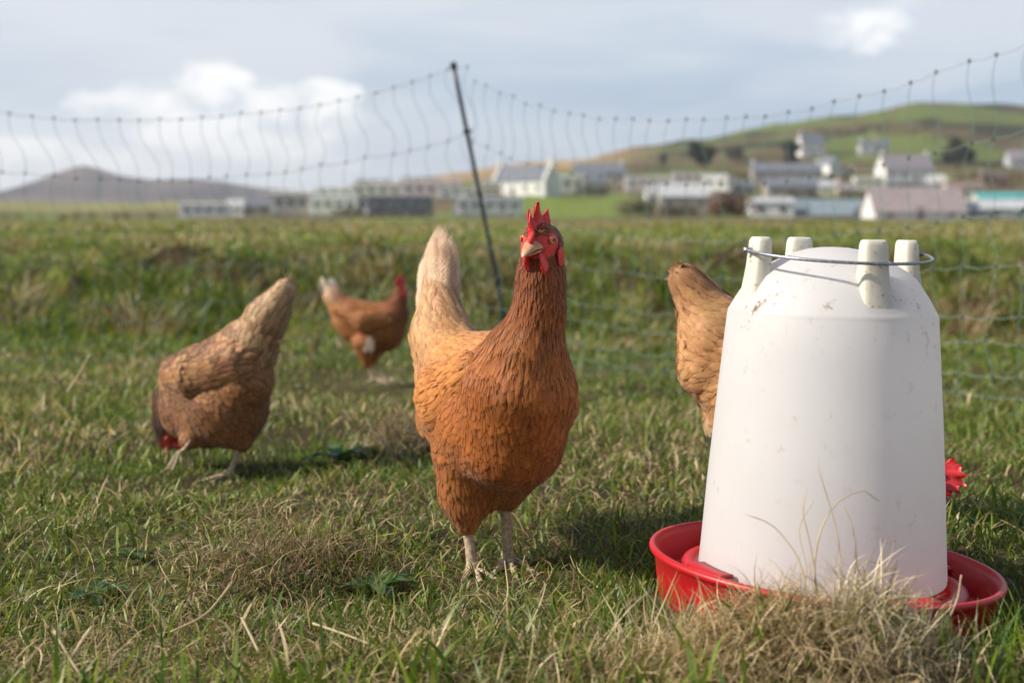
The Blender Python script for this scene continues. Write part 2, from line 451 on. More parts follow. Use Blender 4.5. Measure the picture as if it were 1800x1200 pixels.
def land_colour(x, y):
    n = fbm(x * 1.1, y * 1.1, 41, 4); n2 = fbm(x * 6, y * 6, 43, 3)
    soil = np.array([0.055, 0.04, 0.022]); grn = np.array([0.075, 0.12, 0.022]); tan = np.array([0.20, 0.155, 0.08]); olive = np.array([0.15, 0.18, 0.04])
    k = np.clip((n - 0.35) * 3, 0, 1)[..., None]; k2 = np.clip((n2 - 0.4) * 3, 0, 1)[..., None]
    c = soil * (1 - k2) + (grn * k + tan * (1 - k) * 0.6) * k2
    w = np.clip((y - 4) / 3, 0, 1)[..., None]
    c = c * (1 - w) + w * (olive * k + (tan * 0.8) * (1 - k))
    px = 900 + F * x / np.maximum(y, 1)
    # beyond the field
    fl = fbm(x / 22, y / 30, 51, 4)
    far = np.where((fl > 0.52)[..., None], np.array([0.13, 0.15, 0.045]), np.array([0.12, 0.09, 0.05]))
    w = np.clip((y - 24) / 3, 0, 1)[..., None]; c = c * (1 - w) + far * w
    # bright green paddock beside the white house
    pad = ((y > 235) & (y < 345) & (px > 905) & (px < 1135))[..., None]
    bk = (np.clip((y - 5.8) / 0.6, 0, 1) * np.clip((8.6 - y) / 0.6, 0, 1) * (fbm(x * 2.3, y * 2.3, 81, 3) > 0.50))[..., None]
    c = c * (1 - bk) + bk * np.array([0.06, 0.042, 0.022])
    c = np.where(pad, np.array([0.15, 0.19, 0.035]), c)
    # left lowland: straw yellow field
    left = ((y > 380) & (px < 640))[..., None]
    fy = fbm(x / 60, y / 90, 52, 3)[..., None]
    c = np.where(left, np.array([0.19, 0.18, 0.07]) * (0.7 + 0.6 * fy), c)
    # hillside pasture with brown patches and hedge banks
    hill = np.clip((y - 440) / 60, 0, 1)[..., None] * (px > 560)[..., None]
    hn = fbm(x / 55, y / 75, 53, 4); wav = np.sin(y / 26 + 3 * fbm(x / 120, y / 200, 54, 2) * 3 + x / 160)
    g = np.where((hn > 0.49)[..., None], np.array([0.105, 0.13, 0.032]), np.array([0.105, 0.08, 0.038]))
    g = np.where(((wav > 0.86) & (hn < 0.66))[..., None], np.array([0.035, 0.035, 0.018]), g)
    ridge = np.clip((y - 640) / 80, 0, 1)[..., None] * np.clip((1170 - px) / 150, 0, 1)[..., None]
    g = g * (1 - ridge) + ridge * np.array([0.29, 0.20, 0.11])
    rb = np.clip((y - 800) / 60, 0, 1)[..., None] * np.clip((px - 1250) / 200, 0, 1)[..., None] * (hn < 0.55)[..., None]
    g = g * (1 - rb * 0.8) + rb * 0.8 * np.array([0.11, 0.085, 0.04])
    c = c * (1 - hill) + g * hill
    return c

def build_ground():
    ys = [-60, -25, -10, -5, -2.5, -1.2, -0.5, 0, 0.3, 0.55, 0.75]
    y = 0.9
    while y < 26: ys.append(y); y *= 1.0075
    while y < 2000: ys.append(y); y *= 1.022
    ys += [2300, 3000, 4200, 6500]
    c = np.concatenate([-np.geomspace(0.62, 40, 26)[::-1], np.linspace(-0.6, 0.6, 261), np.geomspace(0.62, 40, 26)])
    Y = np.array(ys, float)
    sc = np.where(Y < 1.5, 1.5, Y)
    X = c[None, :] * np.minimum(sc[:, None], 2500)
    YY = np.repeat(Y[:, None], len(c), 1)
    Z = gz(X, YY)
    Z = np.where(YY < 0.7, np.minimum(Z, 0.0), Z)
    V = np.stack([X, YY, Z], -1).reshape(-1, 3)
    nr, nc = len(Y), len(c)
    i = np.arange(nr - 1)[:, None] * nc + np.arange(nc - 1)[None, :]
    Fq = np.stack([i, i + 1, i + nc + 1, i + nc], -1).reshape(-1, 4)
    o = mkmesh('ground', V, Fq, M_GROUND, col=land_colour(X, YY).reshape(-1, 3))
    tag(o, kind='structure')
build_ground()

def build_mountain():
    prof = [(-1100, 352), (-500, 350), (-200, 347), (0, 338), (50, 324), (95, 307), (135, 295), (155, 291), (178, 297), (215, 308), (265, 316), (310, 315), (350, 314),
            (400, 320), (450, 329), (500, 334), (560, 337), (640, 341), (720, 350), (900, 356), (1100, 362)]
    pxs = np.linspace(-1100, 1100, 300)
    pk = np.interp(pxs, [p[0] for p in prof], [p[1] for p in prof])
    pk = pk + (vnoise(pxs / 9, pxs * 0, 3) - 0.5) * 1.6
    D = np.linspace(-1, 1, 41)
    V = []
    for d in D:
        Y = 2700 + 700 * d
        h = CAMZ + py2slope(pk) * 2700
        sh = np.exp(-(d * 1.9) ** 2)
        rg = (fbm(pxs / 24, np.full_like(pxs, d * 3.0 + 5), 61, 4) - 0.5) * 40 * (1 - abs(d)) * abs(d)
        z = -8 + (h + 8) * sh + rg
        V.append(np.stack([(pxs - 900) / F * 2700 * (1 + 0.25 * d), np.full_like(pxs, Y), z], 1))
    V = np.concatenate(V); nc = len(pxs)
    i = np.arange(len(D) - 1)[:, None] * nc + np.arange(nc - 1)[None, :]
    Fq = np.stack([i, i + 1, i + nc + 1, i + nc], -1).reshape(-1, 4)
    n = fbm(V[:, 0] / 130, V[:, 2] / 18, 62, 4)[:, None]
    lowg = np.clip((14 - V[:, 2]) / 16, 0, 1)[:, None]
    c = np.array([0.115, 0.085, 0.075]) * n * 1.6 * (1 - lowg) + lowg * np.array([0.12, 0.11, 0.06])
    o = mkmesh('mountain', V, Fq, M_GROUND, col=c); tag(o, kind='structure')
build_mountain()

# ------------------------------------------------------------------ grass
def blades(name, pos, h, w, phi, th0, th1, col, mat, S=4, curl=0.0, twist=None, label=None, cat='grass', tipc=None):
    N = len(pos); rng = np.random.default_rng(len(name) + N)
    h = np.broadcast_to(h, (N,)); w = np.broadcast_to(w, (N,)); curl = np.broadcast_to(curl, (N,))
    P0 = pos.copy(); rows = []
    sw = rng.uniform(-1.2, 1.2, N) if twist is None else twist
    for k in range(S + 1):
        t = k / S
        ph = phi + curl * t
        d = np.stack([np.cos(ph), np.sin(ph), np.zeros(N)], 1)
        sd = np.stack([-np.sin(ph + sw), np.cos(ph + sw), 0.25 * np.sin(sw * 3)], 1)
        prof = (0.75 + 0.5 * t) if t < 0.5 else (1.0 * (1 - ((t - 0.5) / 0.5) ** 1.7) + 0.03)
        ww = (w * prof)[:, None] * 0.5
        rows.append(P0 - sd * ww); rows.append(P0 + sd * ww)
        th = th0 + (th1 - th0) * (t ** 1.2)
        P0 = P0 + (h / S)[:, None] * (np.sin(th)[:, None] * d + np.cos(th)[:, None] * np.array([0, 0, 1.0]))
        gzv = gz(P0[:, 0], P0[:, 1]) + 0.002
        P0[:, 2] = np.maximum(P0[:, 2], gzv)
    V = np.stack(rows, 1).reshape(-1, 3)
    b = np.arange(N)[:, None] * (2 * (S + 1)); k = np.arange(S)[None, :] * 2
    q = (b + k)
    Fq = np.stack([q, q + 1, q + 3, q + 2], -1).reshape(-1, 4)
    C = np.repeat(col[:, None, :], 2 * (S + 1), 1)
    if tipc is not None:
        tt = np.repeat(np.linspace(0, 1, S + 1), 2)[None, :, None] ** 3
        C = C * (1 - tt * tipc[1][:, None, None]) + tipc[0] * tt * tipc[1][:, None, None]
    o = mkmesh(name, V, Fq, mat, col=C.reshape(-1, 3)); tag(o, label, cat, None, 'stuff')
    return o

def scatter(rng, y0, y1, dens, marg=0.45, k=0.47):
    """random points on the ground with density dens(y) per square metre, inside a widening wedge"""
    out = []
    ys = np.linspace(y0, y1, 60)
    for a, b in zip(ys[:-1], ys[1:]):
        m = (a + b) / 2; wdt = k * m + marg
        n = int(dens(m) * (b - a) * 2 * wdt)
        out.append(np.stack([rng.uniform(-wdt, wdt, n), rng.uniform(a, b, n)], 1))
    p = np.concatenate(out)
    return p
def hfac(p):
    x, y = p[:, 0], p[:, 1]; f = np.ones(len(p))
    for cx, cy, sx, sy, a in ((-0.035, 1.55, 0.10, 0.16, 0.5), (-0.49, 2.30, 0.16, 0.16, 0.5), (-0.40, 4.15, 0.28, 0.5, 0.8), (-0.6, 1.9, 0.5, 0.35, 0.2)):
        f = f * (1 - a * np.exp(-np.abs((x - cx) / sx) ** 3 - np.abs((y - cy) / sy) ** 3))
    return f
def keep(p):
    d = np.hypot(p[:, 0] - 0.324, p[:, 1] - 1.47)
    return p[d > 0.188]

def build_grass():
    rng = np.random.default_rng(5)
    G = np.array([[0.09, 0.15, 0.016], [0.145, 0.21, 0.022], [0.055, 0.105, 0.014], [0.21, 0.245, 0.035], [0.085, 0.14, 0.035]])
    ST = np.array([[0.50, 0.38, 0.20], [0.36, 0.26, 0.135], [0.64, 0.50, 0.30], [0.22, 0.15, 0.08]])
    def cols(tab, n, p=None):
        c = tab[rng.choice(len(tab), n, p=p)]
        return c * rng.uniform(0.75, 1.25, (n, 1))
    # matted thatch near the camera
    p = keep(scatter(rng, 0.95, 4.2, lambda y: 26000 * (1.25 / max(y, 1.25)) ** 2.2))
    dry = fbm(p[:, 0] * 3.2, p[:, 1] * 3.2, 71, 3)
    p = p[(dry + rng.uniform(-0.25, 0.25, len(p)) - 0.06 * np.clip(p[:, 1] - 1.6, 0, 1.5)) > 0.54]
    n = len(p); z = gz(p[:, 0], p[:, 1])
    pos = np.stack([p[:, 0], p[:, 1], z + rng.uniform(-0.002, 0.012, n)], 1)
    sc = (np.maximum(p[:, 1], 1.3) / 1.3) ** 0.6
    blades('thatch', pos, rng.uniform(0.012, 0.05, n) * sc ** 0.5, rng.uniform(0.0006, 0.0014, n) * sc, rng.uniform(0, 6.28, n), rng.uniform(0.6, 1.6, n),
           rng.uniform(1.2, 2.3, n), cols(ST, n, [0.18, 0.32, 0.06, 0.44]), M_STRAW, 4, rng.uniform(-2.2, 2.2, n), label='matted dead grass lying among the green blades of the pasture')
    # short green grass
    p = keep(scatter(rng, 0.95, 6.6, lambda y: 36000 * (1.25 / max(y, 1.25)) ** 1.75))
    nn = fbm(p[:, 0] * 2.4, p[:, 1] * 2.4, 72, 3)
    p = p[(nn + rng.uniform(-0.2, 0.25, len(p))) > 0.36]
    n = len(p); z = gz(p[:, 0], p[:, 1])
    sc = (np.maximum(p[:, 1], 1.3) / 1.3) ** 0.65
    tall = fbm(p[:, 0] * 3.1, p[:, 1] * 3.1, 73, 2)
    hh = rng.gamma(5, 0.0050, n) * (0.35 + 1.1 * tall) * sc ** 0.25 * hfac(p)
    c = cols(G, n, [0.3, 0.25, 0.2, 0.12, 0.13])
    yel = (fbm(p[:, 0] * 1.3, p[:, 1] * 1.3, 74, 3) > 0.55) & (rng.random(n) < 0.4)
    c[yel] = np.array([0.21, 0.24, 0.05]) * rng.uniform(0.8, 1.2, (yel.sum(), 1))
    dry2 = fbm(p[:, 0] * 1.7 + 5, p[:, 1] * 1.7, 70, 3); dd = rng.random(n) < np.clip((dry2 - 0.50) * 3.0, 0.04, 0.42); c[dd] = cols(ST, dd.sum())
    blades('grass', np.stack([p[:, 0], p[:, 1], z - 0.002], 1), hh, rng.uniform(0.0011, 0.0026, n) * sc, rng.uniform(0, 6.28, n), rng.uniform(0.0, 0.8, n),
           rng.uniform(0.5, 2.0, n), c, M_BLADE, 4, rng.uniform(-0.8, 0.8, n), label='short rough pasture grass covering the near field',
           tipc=(np.array([0.36, 0.27, 0.12]), (rng.random(n) < 0.3) * 0.8))
    # longer blades, near
    p = keep(scatter(rng, 0.95, 3.4, lambda y: 1500 * (1.25 / max(y, 1.25)) ** 1.4))
    nn = fbm(p[:, 0] * 4, p[:, 1] * 4, 75, 2); p = p[nn > 0.47]
    n = len(p); z = gz(p[:, 0], p[:, 1])
    c = cols(G, n, [0.3, 0.3, 0.15, 0.15, 0.1]); dd = rng.random(n) < 0.22; c[dd] = cols(ST, dd.sum(), [0.5, 0.2, 0.3, 0.0])
    blades('long_grass', np.stack([p[:, 0], p[:, 1], z], 1), rng.uniform(0.03, 0.065, n) * hfac(p), rng.uniform(0.002, 0.0036, n), rng.uniform(0, 6.28, n), rng.uniform(0.05, 0.5, n),
           rng.uniform(0.4, 1.7, n), c, M_BLADE, 6, rng.uniform(-0.5, 0.5, n), label='longer grass blades standing up out of the short turf')
    # broad leaves of the nearest, out of focus blades
    p = np.stack([rng.uniform(-0.52, 0.52, 420), rng.uniform(0.98, 1.2, 420)], 1)
    nn = fbm(p[:, 0] * 7, p[:, 1] * 7, 76, 2); p = p[nn > 0.5]
    n = len(p); z = gz(p[:, 0], p[:, 1])
    blades('foreground_grass', np.stack([p[:, 0], p[:, 1], z], 1), rng.uniform(0.04, 0.075, n), rng.uniform(0.003, 0.0052, n), rng.uniform(0, 6.28, n), rng.uniform(0.0, 0.5, n),
           rng.uniform(0.3, 1.4, n), cols(G, n, [0.25, 0.35, 0.05, 0.25, 0.1]) * 1.1, M_BLADE, 6, label='broad blurred green blades along the bottom edge of the field')
    # coarse growth over the bank
    p = scatter(rng, 5.4, 9.6, lambda y: 1500, 0.8, 0.46)
    n = len(p); z = gz(p[:, 0], p[:, 1])
    hol = (fbm(p[:, 0] * 2.3, p[:, 1] * 2.3, 81, 3) > 0.55) & (p[:, 1] > 6.2) & (p[:, 1] < 8.2) & (rng.random(n) < 0.75)
    p = p[~hol]; n = len(p); z = gz(p[:, 0], p[:, 1])
    cl = fbm(p[:, 0] * 2.0, p[:, 1] * 2.0, 77, 4); cl2 = fbm(p[:, 0] * 5.2, p[:, 1] * 5.2, 78, 2)
    face = np.clip((p[:, 1] - 6.1) / 0.6, 0, 1)
    BR = np.array([[0.24, 0.165, 0.085], [0.13, 0.085, 0.045], [0.38, 0.29, 0.15]])
    c = cols(np.array([[0.115, 0.17, 0.022], [0.17, 0.22, 0.03], [0.065, 0.105, 0.02], [0.25, 0.27, 0.065]]), n, [0.35, 0.3, 0.12, 0.23])
    br = (cl * 0.6 + cl2 * 0.4 + rng.uniform(-0.12, 0.12, n)) > 0.585; c[br] = cols(BR, br.sum(), [0.4, 0.2, 0.4])
    blades('bank_grass', np.stack([p[:, 0], p[:, 1], z - 0.01], 1), rng.uniform(0.05, 0.16, n) * (0.6 + cl2) * (0.55 + 0.45 * face) * (1 - 0.55 * np.clip((p[:, 1] - 7.6) / 0.5, 0, 1)), rng.uniform(0.005, 0.010, n), rng.uniform(0, 6.28, n),
           rng.uniform(0.0, 0.8, n), rng.uniform(0.9, 2.4, n), c, M_BLADE, 4, rng.uniform(-0.5, 0.5, n), label='rank grass and brown dead growth on the long bank behind the net')
    # tussocks on the bank
    rows = []
    for k in range(330):
        cx = rng.uniform(-4.4, 4.4); cy = rng.uniform(6.3, 9.4)
        m = rng.integers(40, 90); r = rng.uniform(0.03, 0.10)
        rows.append(np.stack([rng.normal(cx, r, m), rng.normal(cy, r, m), np.full(m, cx), np.full(m, cy), np.full(m, rng.random()), np.full(m, rng.uniform(0.6, 1.3))], 1))
    q = np.concatenate(rows); n = len(q)
    z = gz(q[:, 0], q[:, 1]); ph = np.arctan2(q[:, 1] - q[:, 3], q[:, 0] - q[:, 2]) + rng.normal(0, 0.5, n)
    c = cols(np.array([[0.11, 0.17, 0.02], [0.19, 0.23, 0.04], [0.06, 0.105, 0.02]]), n)
    b = q[:, 4] > 0.62; c[b] = cols(BR, b.sum(), [0.35, 0.15, 0.5])
    blades('tussock_grass', np.stack([q[:, 0], q[:, 1], z - 0.01], 1), rng.uniform(0.10, 0.24, n) * q[:, 5] * (1 - 0.6 * np.clip((q[:, 1] - 7.4) / 0.5, 0, 1)), rng.uniform(0.004, 0.009, n), ph, rng.uniform(0.0, 0.4, n),
           rng.uniform(0.8, 2.2, n), c, M_BLADE, 5, label='clumped tussocks of green and straw grass on the bank')
    # field top behind the bank, its colours lightened to look sunlit
    p = scatter(rng, 9.2, 26, lambda y: 520 * (9 / y) ** 1.2, 1.0, 0.42)
    n = len(p); z = gz(p[:, 0], p[:, 1])
    cl = fbm(p[:, 0] * 0.7, p[:, 1] * 0.5, 79, 4)
    c = cols(np.array([[0.21, 0.24, 0.055], [0.28, 0.29, 0.085], [0.15, 0.185, 0.04]]), n); br = cl + rng.uniform(-0.1, 0.1, n) > 0.52; c[br] = cols(np.array([[0.40, 0.32, 0.17], [0.26, 0.2, 0.1]]), br.sum())
    s = (p[:, 1] / 9)
    blades('field_grass', np.stack([p[:, 0], p[:, 1], z], 1), rng.uniform(0.03, 0.085, n), rng.uniform(0.010, 0.022, n) * s ** 0.8, rng.uniform(0, 6.28, n),
           rng.uniform(0, 0.6, n), rng.uniform(0.6, 2.0, n), c, M_BLADE, 3, label='sunlit grass of the flat field on top of the bank')

    # straw heaped against the drinker and elsewhere: curly dead stems
    def heap(name, cx, cy, sx, sy, n, hz, L, label, cc=ST, pr=None, wd=(0.0006, 0.0013), up=0.35):
        x = rng.normal(cx, sx, n); y = rng.normal(cy, sy, n); g = gz(x, y)
        dome = np.exp(-((x - cx) / (1.3 * sx)) ** 2 - ((y - cy) / (1.3 * sy)) ** 2)
        z = g + rng.uniform(0, 1, n) * hz * dome
        th0 = np.where(rng.random(n) < up, rng.uniform(0.0, 0.7, n), rng.uniform(0.9, 1.9, n))
        blades(name, np.stack([x, y, z], 1), rng.uniform(L[0], L[1], n), rng.uniform(wd[0], wd[1], n), rng.uniform(0, 6.28, n), th0, th0 + rng.uniform(0.3, 2.0, n),
               cols(cc, n, pr), M_STRAW, 6, rng.uniform(-2.5, 2.5, n), label=label, cat='dry grass')
    heap('straw', 0.215, 1.215, 0.072, 0.033, 4600, 0.042, (0.025, 0.065), 'tangled tan dead grass heaped in front of the white drinker', pr=[0.35, 0.3, 0.2, 0.15], up=0.25)
    heap('straw', 0.31, 1.215, 0.035, 0.02, 2400, 0.065, (0.03, 0.075), 'bleached wiry grass tuft leaning on the red tray', cc=np.array([[0.52, 0.44, 0.30], [0.62, 0.53, 0.38], [0.38, 0.30, 0.18]]), up=0.5)
    heap('straw', 0.12, 1.12, 0.14, 0.05, 2200, 0.015, (0.025, 0.06), 'dead brown grass matted along the front of the field', pr=[0.2, 0.35, 0.05, 0.4], up=0.1)
    heap('straw', -0.25, 1.62, 0.075, 0.05, 1600, 0.015, (0.02, 0.06), 'brown dead roots and grass on a hump left of the hen', cc=np.array([[0.24, 0.165, 0.08], [0.16, 0.11, 0.05], [0.34, 0.26, 0.14]]), up=0.2)
    heap('straw', -0.205, 2.60, 0.040, 0.05, 1000, 0.05, (0.03, 0.085), 'pale heap of dead grass and roots behind the hen', cc=np.array([[0.26, 0.19, 0.11], [0.16, 0.11, 0.06], [0.40, 0.32, 0.2]]), wd=(0.0010, 0.0022), up=0.3)
    heap('straw', -0.06, 1.28, 0.12, 0.03, 1100, 0.012, (0.02, 0.055), 'thin dead grass on the bare patch before the hen', pr=[0.3, 0.35, 0.15, 0.2], up=0.15)
    heap('straw', -0.38, 1.32, 0.12, 0.10, 1500, 0.012, (0.02, 0.06), 'scattered dead grass in the left corner of the field', pr=[0.25, 0.4, 0.1, 0.25], up=0.15)
    heap('straw', 0.16, 1.25, 0.06, 0.02, 260, 0.02, (0.05, 0.10), 'thin straws standing before the base of the drinker', cc=np.array([[0.5, 0.42, 0.27], [0.4, 0.32, 0.18]]), wd=(0.0008, 0.0014), up=0.9)
    # fresh green blades growing up against the tray
    n = 620; x = rng.uniform(0.08, 0.56, n); y = 1.47 - np.sqrt(np.maximum(0.0, 0.20 ** 2 - (np.clip(x, 0.13, 0.51) - 0.324) ** 2)) - rng.uniform(0.0, 0.09, n)
    blades('tray_grass', np.stack([x, y, gz(x, y)], 1), rng.uniform(0.03, 0.085, n), rng.uniform(0.0012, 0.0028, n), rng.uniform(0, 6.28, n), rng.uniform(0.0, 0.4, n), rng.uniform(0.3, 1.4, n),
           cols(G, n, [0.3, 0.3, 0.1, 0.2, 0.1]), M_BLADE, 6, rng.uniform(-0.5, 0.5, n), label='fresh green blades growing up against the front of the red tray')
    # loose straws and tall wisps
    T = []
    def stem(pts, r0=0.0009, r1=0.0004):
        s = spline([PV(q) for q in pts], 14); T.append(tube(s, np.linspace(r0, r1, len(s)), 5))
    stem([(1462, 1075, 1.23), (1478, 1010, 1.235), (1470, 930, 1.24), (1450, 860, 1.24), (1434, 806, 1.24)])
    stem([(1435, 1075, 1.24), (1432, 990, 1.24), (1445, 925, 1.24), (1475, 880, 1.25), (1520, 862, 1.255), (1545, 880, 1.255)], 0.0011)
    stem([(1420, 1060, 1.23), (1405, 985, 1.24), (1360, 925, 1.25), (1310, 903, 1.25)], 0.0008)
    stem([(1440, 1060, 1.24), (1425, 960, 1.24), (1412, 900, 1.24), (1418, 858, 1.24)], 0.0007)
    stem([(1408, 1060, 1.22), (1418, 1000, 1.22), (1405, 930, 1.23), (1430, 880, 1.23)], 0.0006)
    stem([(1505, 1080, 1.24), (1503, 1000, 1.24), (1500, 930, 1.245), (1478, 880, 1.25)], 0.0007)
    stem([(1530, 1090, 1.23), (1505, 1020, 1.23), (1530, 985, 1.24), (1580, 1010, 1.24), (1600, 1060, 1.24)], 0.0008)
    stem([(1640, 1140, 1.2), (1680, 1060, 1.22), (1690, 1010, 1.22)], 0.0013, 0.0007)
    stem([(95, 1108, 1.22), (125, 1160, 1.2), (150, 1200, 1.18)], 0.0012, 0.0008)
    stem([(162, 1100, 1.22), (128, 1150, 1.2)], 0.0012, 0.001)
    stem([(405, 1028, 1.40), (360, 1080, 1.34), (300, 1110, 1.31)], 0.0015, 0.001)
    stem([(425, 1085, 1.28), (455, 1145, 1.25)], 0.0014, 0.0012)
    stem([(550, 1095, 1.30), (600, 1112, 1.28), (660, 1135, 1.26)], 0.0013, 0.0010)
    stem([(118, 690, 3.0), (140, 655, 3.0), (158, 622, 3.0)], 0.0022, 0.0014)
    stem([(885, 1062, 1.40), (893, 1040, 1.42), (887, 985, 1.45)], 0.0010, 0.0006)
    stem([(925, 1115, 1.28), (950, 1060, 1.30), (960, 1025, 1.31)], 0.0009, 0.0006)
    V, Fc = join(T)
    o = mkmesh('straw', V, Fc, M_STRAW, col=np.tile([0.56, 0.45, 0.28], (len(V), 1)) * np.random.default_rng(2).uniform(0.8, 1.2, (len(V), 1)))
    tag(o, 'loose pale straws and thin arching stalks across the foreground', 'straw', None, 'stuff')
build_grass()

def leaf_plant(name, cx, cy, n, L, label, seed):
    rng = np.random.default_rng(seed)
    z0 = gz1(cx, cy)
    root = empty(name, (cx, cy, z0), label=label, cat='plant')
    for k in range(n):
        a = k * 6.283 / n + rng.uniform(-0.3, 0.3); l = L * rng.uniform(0.7, 1.15); w = l * rng.uniform(0.13, 0.17)
        d = np.array([math.cos(a), math.sin(a), 0]); s = np.array([-math.sin(a), math.cos(a), 0])
        V = []; S = 9
        p = np.array([cx, cy, z0 + 0.004]); th = rng.uniform(0.5, 0.9)
        for i in range(S + 1):
            t = i / S; ww = w * (math.sin(math.pi * min(1, t * 0.93 + 0.07)) ** 0.9) + 0.0008
            for q in (-1, -0.5, 0, 0.5, 1):
                V.append(p + s * q * ww + np.array([0, 0, 1]) * (abs(q) * ww * 0.35 + 0.0015 * math.sin(i * 2.1 + q * 3)))
            th += 0.13; p = p + (l / S) * (d * math.sin(th) + np.array([0, 0, math.cos(th)]))
        V = np.array(V); Fc = []
        for i in range(S):
            for j in range(4): Fc.append((i * 5 + j, i * 5 + j + 1, i * 5 + j + 6, i * 5 + j + 5))
        c = np.array([0.055, 0.105, 0.035]) * rng.uniform(0.8, 1.3)
        C = np.tile(c, (len(V), 1)); C[2::5] *= 1.5
        mkmesh('leaf', V, Fc, M_LEAF, root, col=C)
def gp(px, py):
    """ground point seen at a pixel"""
    d = ray(px, py)
    for Y in np.geomspace(0.9, 20, 900):
        q = np.array([0, 0, CAMZ]) + d * Y / d[1]
        if q[2] <= gz1(q[0], q[1]): return q[0], q[1]
    return q[0], q[1]
for k, (px, py, n, L, lab) in enumerate([(655, 1050, 8, 0.055, 'rosette of broad dark green leaves in the scrape left of the hen feet'),
                                         (165, 1060, 7, 0.04, 'small dark leafed rosette near the bottom left corner'),
                                         (235, 990, 5, 0.035, 'few blue green leaves in the grass on the left'),
                                         (600, 815, 7, 0.075, 'dark leafed weed on the ground right of the pecking hen')]):
    x, y = gp(px, py); leaf_plant('broadleaf_weed', x, y, n, L, lab, 90 + k)

# ------------------------------------------------------------------ drinker
def plastic(name, c, stain=0.0, rough=0.38, sss=0.0, scale=60, stc=(0.30, 0.19, 0.09), thin=0.0):
    m, t, b = newmat(name)
    tc = nd(t, 'ShaderNodeTexCoord')
    n1 = noise(t, tc.outputs['Object'], scale, 6, 0.72); n2 = noise(t, tc.outputs['Object'], scale * 0.16, 3, 0.5)
    mp = nd(t, 'ShaderNodeMapping'); mp.inputs['Scale'].default_value = (1, 1, 0.12); t.links.new(tc.outputs['Object'], mp.inputs[0])
    n3 = noise(t, mp.outputs[0], scale * 2.2, 4, 0.7)
    sp = nd(t, 'ShaderNodeSeparateXYZ'); t.links.new(tc.outputs['Object'], sp.inputs[0])
    base = mixc(t, sstep(t, n2, 0.3, 0.7), tuple(v * 0.96 for v in c), c)
    f = mth(t, 'MULTIPLY', sstep(t, n1, 0.56, 0.66), sstep(t, n2, 0.42, 0.62)) if stain < 0.5 else sstep(t, n1, 0.59, 0.66)
    f = mth(t, 'MAXIMUM', f, mth(t, 'MULTIPLY', sstep(t, n3, 0.62, 0.78), 0.5))
    if stain < 0.5: # stains gather on the shoulder and just under it
        band = mth(t, 'SUBTRACT', 1.0, sstep(t, mth(t, 'ABSOLUTE', mth(t, 'SUBTRACT', sp.outputs[2], 0.325)), 0.0, 0.06))
        f = mth(t, 'MULTIPLY', f, mth(t, 'ADD', 0.25, mth(t, 'MULTIPLY', band, 1.0)))
        f = mth(t, 'ADD', f, mth(t, 'MULTIPLY', mth(t, 'MULTIPLY', band, sstep(t, n2, 0.35, 0.7)), 0.10))
    col = mixc(t, mth(t, 'MULTIPLY', f, min(1, stain * 2.0)), base, stc)
    t.links.new(col, b.inputs['Base Color']); b.inputs['Roughness'].default_value = rough
    if sss:
        b.inputs['Subsurface Weight'].default_value = sss; b.inputs['Subsurface Radius'].default_value = (1, 0.93, 0.88)
        b.inputs['Subsurface Scale'].default_value = 0.05
    bp = nd(t, 'ShaderNodeBump'); bp.inputs['Strength'].default_value = 0.15; bp.inputs['Distance'].default_value = 0.001
    t.links.new(n3, bp.inputs['Height']); t.links.new(bp.outputs[0], b.inputs['Normal'])
    if thin:      # milky polythene: daylight passes through the wall and glows round the inside
        tr = nd(t, 'ShaderNodeBsdfTranslucent'); t.links.new(col, tr.inputs[0])
        mx = nd(t, 'ShaderNodeMixShader'); mx.inputs[0].default_value = thin
        t.links.new(b.outputs[0], mx.inputs[1]); t.links.new(tr.outputs[0], mx.inputs[2]); t.links.new(mx.outputs[0], t.nodes['Material Output'].inputs[0])
    return m

